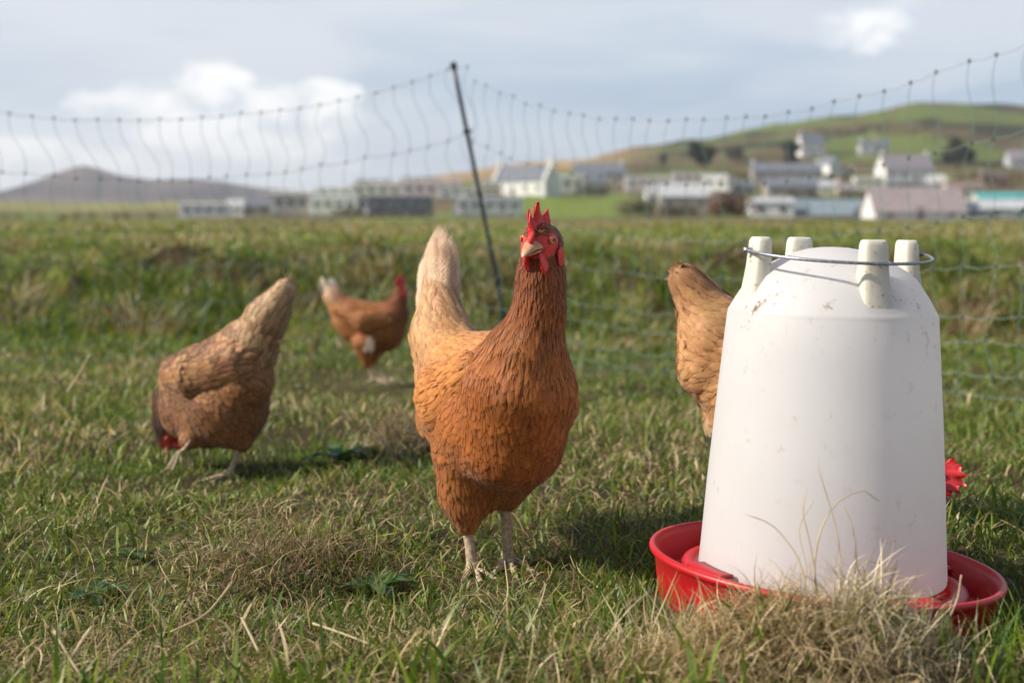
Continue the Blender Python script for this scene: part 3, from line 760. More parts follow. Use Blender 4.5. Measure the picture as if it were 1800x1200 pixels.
def build_drinker():
    M_W = plastic('white_plastic', (0.82, 0.815, 0.81), 0.38, 0.55, 0.0, 60, thin=0.50)
    M_LUG = plastic('grubby_plastic', (0.62, 0.57, 0.47), 0.55, 0.5, 0.1, 230, (0.17, 0.10, 0.05))
    M_RED = plastic('red_plastic', (0.44, 0.007, 0.012), 0.42, 0.40, 0.0, 50, (0.42, 0.20, 0.13))
    M_WIRE = simple('galvanised_wire', (0.36, 0.37, 0.39), 0.38, 300, 0.3, 0.85)
    B = np.array([0.324, 1.47, -0.006])
    root = empty('poultry_drinker', B, label='white plastic poultry drinker standing in a round red tray', cat='drinker')
    root['_o'] = [0.0, 0.0, 0.0]
    R = Matrix.Rotation(math.radians(1.4), 4, 'Y') @ Matrix.Rotation(math.radians(-0.5), 4, 'X')
    root.rotation_euler = R.to_euler()
    def part(name, V, Fc, m, par=None, smooth=True):
        return mkmesh(name, V, Fc, m, par or root, origin=np.zeros(3), smooth=smooth)
    # reservoir
    prof = [(0.1225, 0.045), (0.1275, 0.047), (0.128, 0.052), (0.1262, 0.075), (0.1225, 0.14), (0.1185, 0.21), (0.1138, 0.28), (0.1112, 0.318), (0.1106, 0.3195), (0.1108, 0.3212), (0.1088, 0.3245),
            (0.1040, 0.3328), (0.0995, 0.3400), (0.0945, 0.3470), (0.0870, 0.3575), (0.0780, 0.364), (0.0700, 0.3690), (0.0620, 0.3733), (0.0530, 0.3776), (0.0410, 0.3825), (0.0280, 0.3862), (0.0140, 0.3882), (0.001, 0.3887)]
    prof = [(r * (1 - 0.035 * min(1, max(0, (z - 0.12) / 0.2))), z) for r, z in prof]
    V, Fc = lathe(prof, 128)
    body = part('reservoir', V, Fc, M_W)
    # lugs: rounded tapered blocks rising from the dome
    for k in range(4):
        a = math.radians(-76) + k * math.pi / 2
        er = np.array([math.cos(a), math.sin(a), 0]); et = np.array([-math.sin(a), math.cos(a), 0])
        V = []; n = 20; rows = []
        for (z, rc, w, d) in ((0.325, 0.0865, 0.0190, 0.0165), (0.346, 0.0850, 0.0165, 0.0125), (0.366, 0.0838, 0.0150, 0.0104), (0.384, 0.083, 0.0140, 0.0094), (0.3925, 0.0828, 0.0135, 0.0089), (0.3963, 0.0826, 0.0122, 0.0078), (0.3976, 0.0825, 0.0102, 0.0062)):
            for j in range(n):
                t = 2 * math.pi * j / n; c, s = math.cos(t), math.sin(t)
                c = math.copysign(abs(c) ** 0.55, c); s = math.copysign(abs(s) ** 0.55, s)
                V.append(er * (rc + d * s) + et * w * c + np.array([0, 0, z]))
        m = 7
        # hollow top like a moulded foot
        for j in range(n):
            t = 2 * math.pi * j / n; c, s = math.cos(t), math.sin(t)
            c = math.copysign(abs(c) ** 0.55, c); s = math.copysign(abs(s) ** 0.55, s)
            V.append(er * (0.0825 + 0.0048 * s) + et * 0.0088 * c + np.array([0, 0, 0.3953]))
        for j in range(n):
            t = 2 * math.pi * j / n
            V.append(er * (0.0825 + 0.004 * math.sin(t)) + et * 0.007 * math.cos(t) + np.array([0, 0, 0.3938]))
        Fc = []
        for i in range(m + 1):
            for j in range(n):
                q = (j + 1) % n; Fc.append((i * n + j, i * n + q, (i + 1) * n + q, (i + 1) * n + j))
        Fc.append(tuple((m + 1) * n + j for j in range(n)))
        lug = part('lug', np.array(V), Fc, M_LUG)
        # pivot boss of the handle
        if k in (1, 3):
            c = er * 0.088 + np.array([0, 0, 0.3835])
            V, Fc = tube([c + er * 0.004, c + er * 0.0125], 0.0032, 10); part('pivot', V, Fc, M_WIRE, lug)
    # bail wire: a loop resting round the lugs
    aF = math.radians(-76)
    pts = []
    for q in np.linspace(-1, 1, 41):
        a = aF + q * math.radians(88)
        pts.append((0.098 * math.cos(a), 0.098 * math.sin(a), 0.3835 - 0.009 * (1 - q * q)))
    e1, e2 = np.array(pts[0]), np.array(pts[-1])
    pts = [tuple(e1 * np.array([0.86, 0.86, 1])), ] + pts + [tuple(e2 * np.array([0.86, 0.86, 1]))]
    V, Fc = tube(np.array(pts), 0.0017, 10); part('wire_handle', V, Fc, M_WIRE)
    # tray
    prof = [(0.001, 0.008), (0.10, 0.008), (0.150, 0.009), (0.163, 0.012), (0.1695, 0.02), (0.1765, 0.054), (0.1785, 0.060), (0.1815, 0.0625), (0.1850, 0.0625), (0.1868, 0.060), (0.1865, 0.0565), (0.1835, 0.0545),
            (0.1805, 0.052), (0.1765, 0.03), (0.172, 0.008), (0.164, 0.001), (0.15, -0.004), (0.001, -0.004)]
    RT = np.array(Matrix.Rotation(math.radians(3.2), 3, 'Y'))
    V, Fc = lathe([(r * 0.985, z) for r, z in prof], 144); tray = part('tray', V @ RT.T, Fc, M_RED)
    prof = [(0.1295, 0.006), (0.1295, 0.043), (0.131, 0.047), (0.141, 0.049), (0.147, 0.0465), (0.149, 0.042), (0.1495, 0.036), (0.1475, 0.036), (0.1455, 0.041), (0.139, 0.043), (0.1345, 0.040), (0.134, 0.006)]
    V, Fc = lathe(prof, 128); ring = part('locking_ring', V @ RT.T, Fc, M_RED)
    for k in range(4):
        a = math.radians(205 + 90 * k); da = 0.20
        V = []; Fc = []; n = 9
        for i in range(n):
            t = a - da + 2 * da * i / (n - 1)
            for (r, z) in ((0.1505, 0.020), (0.1535, 0.0205), (0.153, 0.0525), (0.1505, 0.0555), (0.134, 0.0555), (0.134, 0.052), (0.1498, 0.0515)):
                V.append((r * math.cos(t), r * math.sin(t), z))
        for i in range(n - 1):
            for j in range(7):
                q = (j + 1) % 7; Fc.append((i * 7 + j, i * 7 + q, (i + 1) * 7 + q, (i + 1) * 7 + j))
        Fc.append(tuple(range(7))[::-1]); Fc.append(tuple((n - 1) * 7 + j for j in range(7)))
        part('locking_tab', np.array(V) @ RT.T, Fc, M_RED, ring)
    # water lying in the tray
    m, t, b = newmat('water'); b.inputs['Base Color'].default_value = (0.75, 0.6, 0.55, 1); b.inputs['Roughness'].default_value = 0.04
    b.inputs['Transmission Weight'].default_value = 0.92; b.inputs['IOR'].default_value = 1.33
    tc = nd(t, 'ShaderNodeTexCoord'); bp = nd(t, 'ShaderNodeBump'); bp.inputs['Strength'].default_value = 0.3; bp.inputs['Distance'].default_value = 0.002
    t.links.new(noise(t, tc.outputs['Object'], 40, 2), bp.inputs['Height']); t.links.new(bp.outputs[0], b.inputs['Normal'])
    V, Fc = lathe([(0.1345, 0.027), (0.1705, 0.027)], 96); part('water', V @ RT.T, Fc, m)
build_drinker()

# ------------------------------------------------------------------ hens
def sdf_eval(prims, p, k=0.007):
    """prims: dict with a,b,ra,rb, sq axis; returns smooth-union distance and per-primitive weights"""
    D = np.empty((len(prims), len(p)), np.float32)
    for i, q in enumerate(prims):
        a, b = q['a'], q['b']; ba = b - a; L2 = max(float(ba @ ba), 1e-10)
        pa = p - a
        if q.get('sq') is not None:
            ax, kf = q['sq']
            dd = (pa @ ax)[:, None] * ax * (kf - 1)
            off = (ba @ ax) * ax * (kf - 1)
            pa = pa + dd; bb = ba + off; l2 = max(float(bb @ bb), 1e-10)
            t = np.clip(pa @ bb / l2, 0, 1)
            d = np.linalg.norm(pa - t[:, None] * bb, axis=1) - (q['ra'] + (q['rb'] - q['ra']) * t)
        else:
            t = np.clip(pa @ ba / L2, 0, 1)
            d = np.linalg.norm(pa - t[:, None] * ba, axis=1) - (q['ra'] + (q['rb'] - q['ra']) * t)
        D[i] = d
    m = D.min(0)
    W = np.exp(-(D - m) / k)
    s = W.sum(0)
    return m - k * np.log(s) + 0.0045, W / s

def surface_net(prims, h=0.004, k=0.010):
    lo = np.min([np.minimum(q['a'], q['b']) - max(q['ra'], q['rb']) for q in prims], 0) - 0.02
    hi = np.max([np.maximum(q['a'], q['b']) + max(q['ra'], q['rb']) for q in prims], 0) + 0.02
    n = np.ceil((hi - lo) / h).astype(int) + 1
    X, Y, Z = [lo[i] + np.arange(n[i]) * h for i in range(3)]
    val = np.empty(tuple(n), np.float32)
    yz = np.stack(np.meshgrid(Y, Z, indexing='ij'), -1).reshape(-1, 2)
    for i, x in enumerate(X):
        p = np.concatenate([np.full((len(yz), 1), x), yz], 1)
        val[i] = sdf_eval(prims, p, k)[0].reshape(n[1], n[2])
    ins = val < 0
    # cells
    cs = tuple(n - 1)
    cnt = np.zeros(cs, np.int8)
    for dx in (0, 1):
        for dy in (0, 1):
            for dz in (0, 1):
                cnt += ins[dx:dx + cs[0], dy:dy + cs[1], dz:dz + cs[2]]
    act = (cnt > 0) & (cnt < 8)
    idx = -np.ones(cs, np.int64); ci = np.argwhere(act); idx[act] = np.arange(len(ci))
    acc = np.zeros((len(ci), 3)); num = np.zeros(len(ci))
    corners = [(a, b, c) for a in (0, 1) for b in (0, 1) for c in (0, 1)]
    cv = {c: val[ci[:, 0] + c[0], ci[:, 1] + c[1], ci[:, 2] + c[2]] for c in corners}
    for c in corners:
        for ax in range(3):
            if c[ax] == 0:
                d = list(c); d[ax] = 1; d = tuple(d)
                va, vb = cv[c], cv[d]; m = (va < 0) != (vb < 0)
                t = np.where(m, va / np.where(m, va - vb, 1), 0)
                q = np.array(c, float)[None, :].repeat(len(ci), 0); q[:, ax] += t
                acc[m] += q[m]; num[m] += 1
    V = lo + (ci + acc / num[:, None]) * h
    quads = []
    for ax in range(3):
        o = [0, 1, 2]; o.remove(ax); u, v = o
        a = ins
        sl1 = [slice(None)] * 3; sl2 = [slice(None)] * 3
        sl1[ax] = slice(0, -1); sl2[ax] = slice(1, None)
        e = a[tuple(sl1)] != a[tuple(sl2)]
        w = np.argwhere(e)
        w = w[(w[:, u] > 0) & (w[:, v] > 0) & (w[:, u] < n[u] - 1) & (w[:, v] < n[v] - 1)]
        s = a[w[:, 0], w[:, 1], w[:, 2]]
        def cell(du, dv):
            c = w.copy(); c[:, u] -= du; c[:, v] -= dv
            return idx[c[:, 0], c[:, 1], c[:, 2]]
        q = np.stack([cell(1, 1), cell(0, 1), cell(0, 0), cell(1, 0)], 1)
        flip = (~s) if ax != 1 else s
        q[flip] = q[flip][:, ::-1]
        quads.append(q)
    return V, np.concatenate(quads)

def sdf_normal(prims, p, k):
    e = 0.0015; g = np.zeros_like(p)
    for i in range(3):
        d = np.zeros(3); d[i] = e
        g[:, i] = sdf_eval(prims, p + d, k)[0] - sdf_eval(prims, p - d, k)[0]
    return nrm(g)

TT = np.array([0, 0.18, 0.38, 0.58, 0.76, 0.90, 1.0]); WW = np.array([0.45, 0.75, 0.95, 1.0, 0.90, 0.62, 0.16])
SS = np.array([-1, -0.5, 0, 0.5, 1.0])
def feathers(p, n, d, L, W, lift, bend, col, col2=None, rng=None, roll=0.0, pointy=0.0):
    """vectorised feather vanes: returns V, quads, colour, uv"""
    N = len(p); s = nrm(np.cross(n, d))
    if np.ndim(roll) or roll:
        s = nrm(s + n * np.reshape(roll, (-1, 1)))
    T = TT[None, :, None]; S = SS[None, None, :]
    L = np.broadcast_to(L, (N,))[:, None, None]; W = np.broadcast_to(W, (N,))[:, None, None]
    pt = np.broadcast_to(pointy, (N,))[:, None, None]
    prof = WW[None, :, None] * (1 - pt) + pt * (1 - T) ** 0.8 * (0.75 + 0.5 * np.sin(T * 3))
    lf = np.broadcast_to(lift, (N,))[:, None, None]; bd = np.broadcast_to(bend, (N,))[:, None, None]
    curvL = L * T * (1 - 0.06 * np.abs(S) ** 2 * (T > 0.5))
    q = p[:, None, None, :] + d[:, None, None, :] * (curvL)[..., None] + s[:, None, None, :] * (S * W * prof * 0.5)[..., None]
    h = lf * L * T - bd * L * T ** 2 - 0.10 * W * prof * np.abs(S) ** 1.6
    q = q + n[:, None, None, :] * h[..., None]
    V = q.reshape(-1, 3)
    a, b = len(TT), len(SS)
    base = np.arange(N)[:, None, None] * (a * b) + np.arange(a - 1)[None, :, None] * b + np.arange(b - 1)[None, None, :]
    Q = np.stack([base, base + 1, base + b + 1, base + b], -1).reshape(-1, 4)
    C = np.repeat(col[:, None, :], a * b, 1)
    if col2 is not None:
        tt = np.repeat(TT ** 1.5, b)[None, :, None]; C = C * (1 - tt) + col2[:, None, :] * tt
    uv = np.stack([np.broadcast_to(S, (N, a, b)), np.broadcast_to(T, (N, a, b))], -1).reshape(-1, 2)
    return V, Q, C.reshape(-1, 3), uv

# kinds of plumage: length, width, spacing, lift, bend, pointiness
KINDS = dict(head=(0.009, 0.0032, 0.0026, 0.24, 0.10, 0.5), neck=(0.024, 0.0050, 0.0036, 0.09, 0.10, 0.65), hackle=(0.032, 0.0070, 0.0048, 0.09, 0.10, 0.55),
             breast=(0.020, 0.0105, 0.0055, 0.11, 0.12, 0.22), back=(0.024, 0.0105, 0.0062, 0.12, 0.10, 0.25), body=(0.022, 0.0120, 0.0062, 0.12, 0.13, 0.2),
             rump=(0.026, 0.0155, 0.0070, 0.20, 0.16, 0.25), fluff=(0.026, 0.0085, 0.0048, 0.17, 0.14, 0.6), tail=(0.055, 0.018, 0.0095, 0.05, 0.02, 0.1),
             wing=(0.028, 0.0150, 0.0075, 0.10, 0.09, 0.15), prim=(0.060, 0.015, 0.0085, 0.06, 0.03, 0.1), under=(0.026, 0.018, 0.009, 0.3, 0.15, 0.1))

def plume(prims, h, k, colors, rng, parts_skip=None, scale=1.0, dens=1.0, skin=None, fold=0.06, wisps=0):
    """surface + its feathers as one mesh data"""
    V, Q = surface_net(prims, h, k)
    N = sdf_normal(prims, V, k)
    _, Wt = sdf_eval(prims, V, k)
    dom = Wt.argmax(0)
    flow = np.stack([q['flow'] for q in prims])
    fl = Wt.T @ flow
    kd = [q['kind'] for q in prims]
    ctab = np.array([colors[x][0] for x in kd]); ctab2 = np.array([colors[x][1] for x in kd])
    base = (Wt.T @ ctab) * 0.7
    if skin is not None:
        sk = skin(V, N)                       # (mask, colour)
        base[sk[0]] = sk[1]
    spc = np.array([KINDS[x][2] for x in kd])[dom] * scale / math.sqrt(dens)
    # thin out to one root per spacing
    order = rng.permutation(len(V)); kt = kdtree.KDTree(len(V))
    for i, v in enumerate(V): kt.insert(v, i)
    kt.balance()
    dead = np.zeros(len(V), bool)
    if skin is not None: dead |= sk[0]
    pick = []
    for i in order:
        if dead[i]: continue
        pick.append(i)
        for (_, j, _) in kt.find_range(V[i], spc[i]): dead[j] = True
    pick = np.array(pick)
    p, n, w, dm = V[pick], N[pick], Wt[:, pick].T, dom[pick]
    f = fl[pick] + rng.normal(0, fold, (len(pick), 3))
    d = nrm(f - (f * n).sum(1, keepdims=True) * n)
    K = np.array([KINDS[x] for x in kd])
    Kp = w @ K
    L = Kp[:, 0] * scale * rng.uniform(0.7, 1.3, len(pick)); Wd = Kp[:, 1] * scale * rng.uniform(0.75, 1.2, len(pick))
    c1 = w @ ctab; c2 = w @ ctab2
    lum = rng.uniform(0.84, 1.17, (len(pick), 1)); hue = rng.normal(0, 0.025, (len(pick), 3))
    patch = 0.82 + 0.36 * vnoise(p[:, 0] * 45 + p[:, 1] * 20, p[:, 2] * 45, 7)[:, None]
    c1 = np.clip(c1 * lum * patch * (1 + hue), 0, 0.9); c2 = np.clip(c2 * lum * patch * (1 + hue), 0, 0.9)
    if '_mottle' in colors:
        mc, msc, amt = colors['_mottle']
        mm = np.clip((fbm(p[:, 0] * msc, p[:, 2] * msc + p[:, 1] * msc * 0.4, 33, 2) - 0.47) * 7 + rng.normal(0, 0.35, len(p)), 0, 1)[:, None] * amt * (w[:, [i for i, x in enumerate(kd) if x in ('back', 'wing', 'body', 'rump', 'prim')]].sum(1)[:, None])
        c1 = c1 * (1 - mm) + np.array(mc) * mm; c2 = c2 * (1 - mm * 0.7) + np.array(mc) * mm * 0.7
    FV, FQ, FC, FU = feathers(p, n, d, L, Wd, 0.0, 0.0, c1, c2, roll=0.0, pointy=Kp[:, 5])
    # drape every vane over the surface, its tip standing slightly proud
    m = len(TT) * len(SS); T = FU[:, 1]; S = FU[:, 0]
    lift = np.repeat(Kp[:, 3] * L * rng.uniform(0.1, 0.78, len(pick)), m); rl = np.repeat(rng.normal(0, 0.022, len(pick)), m) * np.repeat(Wd, m)
    hgt = 0.0004 + lift * T ** 1.2 + rl * S * T - 0.06 * np.repeat(Wd, m) * np.abs(S) ** 2 * T
    hgt = np.maximum(hgt, 0.0003)
    for it in range(2):
        NN = sdf_normal(prims, FV, k); dd = sdf_eval(prims, FV, k)[0]
        FV = FV + NN * np.clip(hgt - dd, -0.012, 0.03)[:, None]
    if wisps:      # loose barbs and filoplumes that soften the outline
        ok = np.where(~(skin(V, N)[0]) if skin is not None else np.ones(len(V), bool))[0]
        wi = rng.choice(ok, wisps); pw, nw = V[wi] + rng.normal(0, 0.001, (wisps, 3)), N[wi]
        fw = fl[wi] + rng.normal(0, 0.22, (wisps, 3)); dw = nrm(fw - (fw * nw).sum(1, keepdims=True) * nw)
        ww = Wt[:, wi].T; Lw = (ww @ K)[:, 0] * rng.uniform(0.35, 0.85, wisps) * scale
        cw = np.clip((ww @ (ctab * 0.4 + ctab2 * 0.6)) * rng.uniform(0.85, 1.15, (wisps, 1)), 0, 0.9)
        WV, WQ, WC, WU = feathers(pw, nw, dw, Lw, rng.uniform(0.0009, 0.0020, wisps) * scale, 0.0, 0.0, cw, cw * 1.05, pointy=1.0)
        Tm = WU[:, 1]; hh = 0.0010 + np.repeat(rng.uniform(0.01, 0.10, wisps) * Lw, m) * Tm ** 1.4
        NN = sdf_normal(prims, WV, k); dd = sdf_eval(prims, WV, k)[0]; WV = WV + NN * np.clip(hh - dd, -0.012, 0.03)[:, None]
        WU = WU * np.array([0.5, 0.68])
        FV = np.concatenate([FV, WV]); FQ = np.concatenate([FQ, WQ + len(FC)]); FC = np.concatenate([FC, WC]); FU = np.concatenate([FU, WU])
    uvb = np.tile([0.3, -1.0], (len(V), 1))
    return (np.concatenate([V, FV]), np.concatenate([Q, FQ + len(V)]), np.concatenate([base, FC]), np.concatenate([uvb, FU]))

def quill_fan(items, rng, colors):
    """explicit long feathers: items (root, tip, width, face normal, col)"""
    p = np.array([i[0] for i in items]); tip = np.array([i[1] for i in items])
    L = np.linalg.norm(tip - p, axis=1); d = (tip - p) / L[:, None]
    n = np.array([i[3] for i in items], float); n = nrm(n - (n * d).sum(1, keepdims=True) * d)
    c = np.array([i[4] for i in items], float)
    return feathers(p, n, d, L, np.array([i[2] for i in items]), 0.0, 0.03, c * 0.92, c)

def head_bits(root, c, f, u, s=1.0, blunt=0.0, comb_side=None, seed=0, comb_scale=1.0, detail=True):
    """comb, beak, wattles, earlobes and eyes in the head frame: c centre of the skull, f towards the beak, u crown"""
    f = nrm(f); u = nrm(np.asarray(u, float) - f * np.dot(u, f)); l = np.cross(u, f)      # l: the bird's left
    rng = np.random.default_rng(seed)
    H = lambda a, b, z: c + s * (f * a + l * b + u * z)
    # upper and lower mandible
    def mand(top):
        V = []; n = 12; rows = 9
        for i in range(rows):
            t = i / (rows - 1)
            x = 0.014 + 0.0260 * t
            w = 0.0108 * (1 - t) ** 0.70 + 0.0008; 
            if top:
                zc = -0.0015 - 0.0072 * t ** 2.0; hu = 0.0092 * (1 - t) ** 0.8 + 0.0010; hd = 0.0016 * (1 - t) + 0.0003
            else:
                x = 0.014 + 0.0190 * t; w *= 0.86; zc = -0.0058 - 0.0028 * t ** 1.6; hu = 0.0008; hd = 0.0044 * (1 - t) ** 0.8 + 0.0005
            for j in range(n):
                a = 2 * math.pi * j / n; y = w * math.cos(a); z = math.sin(a); z = zc + (hu * z if z > 0 else hd * z)
                if top: z += -0.0016 * (abs(y) / 0.0088) * (1 - t)
                V.append(H(x, y, z))
        Fc = [(i * n + j, i * n + (j + 1) % n, (i + 1) * n + (j + 1) % n, (i + 1) * n + j) for i in range(rows - 1) for j in range(n)]
        Fc.append(tuple((rows - 1) * n + j for j in range(n)))
        return np.array(V), Fc
    V, Fc = mand(True); bk = mkmesh('beak', *join([(V, Fc)]), M_BEAK, root)
    V, Fc = mand(False); mkmesh('lower_beak', V, Fc, M_BEAK, bk)
    # comb: plate with pointed serrations, a little wavy
    top = [(0.025, 0.0015), (0.026, 0.006), (0.0235, 0.013), (0.0215, 0.017), (0.0245, 0.0265), (0.0235, 0.0275), (0.0175, 0.0215), (0.0155, 0.023), (0.0175, 0.0385), (0.0160, 0.0395), (0.010, 0.0275), (0.0075, 0.028), (0.007, 0.0445), (0.005, 0.0450),
           (0.0005, 0.0300), (-0.0025, 0.0295), (-0.0050, 0.0415), (-0.0070, 0.0410), (-0.0095, 0.0270), (-0.0120, 0.0260), (-0.0165, 0.0330), (-0.0180, 0.0320), (-0.0190, 0.0210), (-0.0240, 0.0190), (-0.0245, 0.0170), (-0.0190, 0.0120), (-0.014, 0.0100)]
    bot = [(0.0215, -0.002), (0.021, 0.002), (0.018, 0.005), (0.0165, 0.006), (0.0150, 0.007), (0.014, 0.0075), (0.0125, 0.008), (0.0115, 0.0085), (0.0105, 0.009), (0.009, 0.009), (0.0075, 0.0095), (0.006, 0.0095), (0.0045, 0.0095), (0.003, 0.010),
           (0.001, 0.010), (-0.001, 0.010), (-0.003, 0.010), (-0.005, 0.010), (-0.0065, 0.010), (-0.008, 0.010), (-0.009, 0.010), (-0.010, 0.010), (-0.011, 0.010), (-0.012, 0.010), (-0.0125, 0.010), (-0.013, 0.0095), (-0.0135, 0.009)]
    cs = comb_scale; V = []; Fc = []; R = 6
    top = [(a, z * (1 - blunt) + blunt * (0.012 + 0.021 * math.sin(math.pi * (a + 0.026) / 0.053) ** 0.6 if z > 0.012 else z)) if blunt else (a, z) for a, z in top]
    n = len(top)
    for side in (1, -1):
        for i in range(n):
            for r in range(R):
                t = r / (R - 1); a = bot[i][0] * (1 - t) + top[i][0] * t; z = bot[i][1] * (1 - t) + top[i][1] * t
                z = 0.008 + (z - 0.008) * (cs if z > 0.008 else 1)
                th = (0.0036 * (1 - t) ** 0.8 + 0.0014 * (1 if t < 0.99 else 0.45))
                y = side * th + 0.0045 * math.sin(a * 330 + 0.6) * t * t + 0.0015 * math.sin(z * 170) * t + rng.normal(0, 0.00022)
                V.append(H(a, y, z))
    m = n * R
    for k, off in enumerate((0, m)):
        for i in range(n - 1):
            for r in range(R - 1):
                q = (off + i * R + r, off + (i + 1) * R + r, off + (i + 1) * R + r + 1, off + i * R + r + 1)
                Fc.append(q if k else q[::-1])
    for i in range(n - 1):
        Fc.append((i * R + R - 1, (i + 1) * R + R - 1, m + (i + 1) * R + R - 1, m + i * R + R - 1))
    for i in (0, n - 1):
        for r in range(R - 1):
            Fc.append((i * R + r, i * R + r + 1, m + i * R + r + 1, m + i * R + r))
    mkmesh('comb', np.array(V), Fc, M_COMB, root)
    # wattles and earlobes
    for sd in (1, -1):
        V = []; nn = 12; rows = 12
        for i in range(rows + 1):
            t = i / rows
            zc = -0.0085 - 0.0265 * t; wf = 0.0070 * math.sin(math.pi * (0.10 + 0.90 * t ** 0.8)) ** 0.6 * (1 if t < 1 else 0) + 0.0003; wt = 0.0021 + 0.0009 * t if t < 1 else 0.0004
            fc = 0.0135 - 0.003 * t; bc = sd * (0.0075 + 0.0030 * math.sin(t * 2.6))
            for j in range(nn):
                a = 2 * math.pi * j / nn
                V.append(H(fc + wf * math.cos(a), bc + wt * math.sin(a) * min(1, (1 - t) * 4 + 0.2) + 0.0006 * math.sin(9 * t + a), zc))
        Fc = [(i * nn + j, i * nn + (j + 1) % nn, (i + 1) * nn + (j + 1) % nn, (i + 1) * nn + j) for i in range(rows) for j in range(nn)]
        Fc.append(tuple(range(nn))); Fc.append(tuple(rows * nn + j for j in range(nn)))
        mkmesh('wattle', np.array(V), Fc, M_COMB, root)
        V, Fc = ellipsoid(H(-0.0105, sd * 0.0190, -0.0185), [s * (f * 0.0055 + l * sd * -0.0008), s * u * 0.0115, s * l * 0.0016])
        V = V + rng.normal(0, 0.00025, V.shape)
        mkmesh('earlobe', V, Fc, M_COMB, root)
        # eye with pupil, iris and a lid rim
        ec = H(0.0035, sd * 0.0163, 0.0035); ax = nrm(l * sd + f * 0.34 + u * 0.05)
        t1 = nrm(np.cross(ax, u)); t2 = np.cross(ax, t1); r = 0.0052 * s
        V, Fc = ellipsoid(ec, [t1 * r, t2 * r, ax * r], 20, 16)
        cosv = ((V - ec) @ ax) / r
        C = np.where((cosv > 0.86)[:, None], np.array([0.004, 0.003, 0.003]), np.where((cosv > 0.50)[:, None], np.array([0.70, 0.33, 0.07]), np.array([0.20, 0.07, 0.03])))
        ey = mkmesh('eye', V, Fc, M_EYE, root, col=C)
        a = np.linspace(0, 2 * math.pi, 25)
        lid = np.array([ec + ax * r * 0.60 + t1 * math.cos(q) * r * 0.95 + t2 * math.sin(q) * r * 0.80 for q in a])
        V, Fc = tube(lid, 0.0007 * s, 7, False); mkmesh('eyelid', V, Fc, M_COMB, ey)

def face_skin(c, f, u, s=1.0, amt=1.0):
    f = nrm(f); u = nrm(np.asarray(u, float) - f * np.dot(u, f)); l = np.cross(u, f)
    def fn(V, N):
        q = (V - c) / s; a = q @ f; b = q @ l; z = q @ u
        e = ((a - 0.006) / 0.0185) ** 2 + ((z + 0.003) / 0.0145) ** 2
        m = (e < 1) & (a > -0.012) & (np.linalg.norm(q, axis=1) < 0.04)
        m |= (a > 0.014) & (abs(z + 0.002) < 0.012) & (np.linalg.norm(q, axis=1) < 0.04)
        n = vnoise(q[:, 0] * 900, q[:, 2] * 900 + q[:, 1] * 300, 9)[:, None]
        colr = np.array([0.56, 0.050, 0.045]) * (0.65 + 0.7 * n) 
        return m, colr[m]
    return fn

def leg(root, hock, ankle, toeang, s=1.0, flex=0.0, toes_drop=0.0, lab=None):
    hock = np.asarray(hock); ankle = np.asarray(ankle); T = []
    mid = (hock + ankle) / 2
    pts = spline([hock, hock * 0.7 + ankle * 0.3, mid, ankle * 0.8 + hock * 0.2, ankle], 14)
    t = np.linspace(0, 1, len(pts))
    T.append(tube(pts, s * (0.0072 - 0.0016 * np.sin(math.pi * t) + 0.0012 * (t > 0.85)), 12))
    for k, (da, L, r) in enumerate(((0.0, 0.056, 0.0046), (0.55, 0.046, 0.0042), (-0.55, 0.046, 0.0042), (math.pi + 0.2, 0.022, 0.0036))):
        a = toeang + da; d = np.array([math.cos(a), math.sin(a), 0])
        q0 = ankle + np.array([0, 0, 0.0]) + d * 0.002
        z = ankle[2]
        P4 = [q0, q0 + d * L * s * 0.3 + np.array([0, 0, 0.002 - 0.2 * toes_drop]), q0 + d * L * s * 0.65 + np.array([0, 0, -0.003 - 0.6 * toes_drop]), q0 + d * L * s + np.array([0, 0, -0.006 - toes_drop])]
        pp = spline(P4, 12); tt = np.linspace(0, 1, len(pp))
        T.append(tube(pp, s * r * (1 - 0.35 * tt) * (1 + 0.10 * np.cos(tt * 18)), 8))
        e = pp[-1]; T.append(tube([e - d * 0.003, e + d * 0.005 + np.array([0, 0, -0.001]), e + d * 0.010 + np.array([0, 0, -0.005])], [0.0022 * s, 0.0016 * s, 0.0003], 6))
    V, Fc = join(T)
    return mkmesh('leg', V, Fc, M_LEG, root)

def pr(A, B, kind, flow=None, sq=None):
    a = P(A[0], A[1], A[2]); b = P(B[0], B[1], B[2])
    fl = nrm(b - a) if flow is None else nrm(np.array(flow, float))
    return dict(a=a, b=b, ra=A[3], rb=B[3], kind=kind, flow=fl, sq=sq)

def make_hen(base, label, prims, wings, colors, head, legs, tail, seed, h=0.004, scale=1.0, dens=1.0, hs=1.0, wingcol=None, comb_scale=1.0, wisps=2500, blunt=0.0):
    rng = np.random.default_rng(seed)
    root = empty('hen', base, label=label, cat='hen', group='brown hens in the pasture')
    c, f, u = head
    V, Q, C, U = plume(prims, h, 0.007, colors, rng, scale=scale, dens=dens, skin=face_skin(c, f, u, hs), wisps=wisps)
    mkmesh('body', V, Q, M_PLUM, root, col=C, uv=U)
    for w in wings:
        V, Q, C, U = plume(w, h, 0.006, wingcol or colors, rng, scale=scale, dens=dens, fold=0.03, wisps=wisps // 8)
        mkmesh('wing', V, Q, M_PLUM, root, col=C, uv=U)
    if tail:
        V, Q, C, U = quill_fan(tail, rng, colors)
        mkmesh('tail', V, Q, M_PLUM, root, col=C, uv=U)
    head_bits(root, c, f, u, hs, blunt=blunt, seed=seed, comb_scale=comb_scale)
    for l in legs: leg(root, *l)
    return root

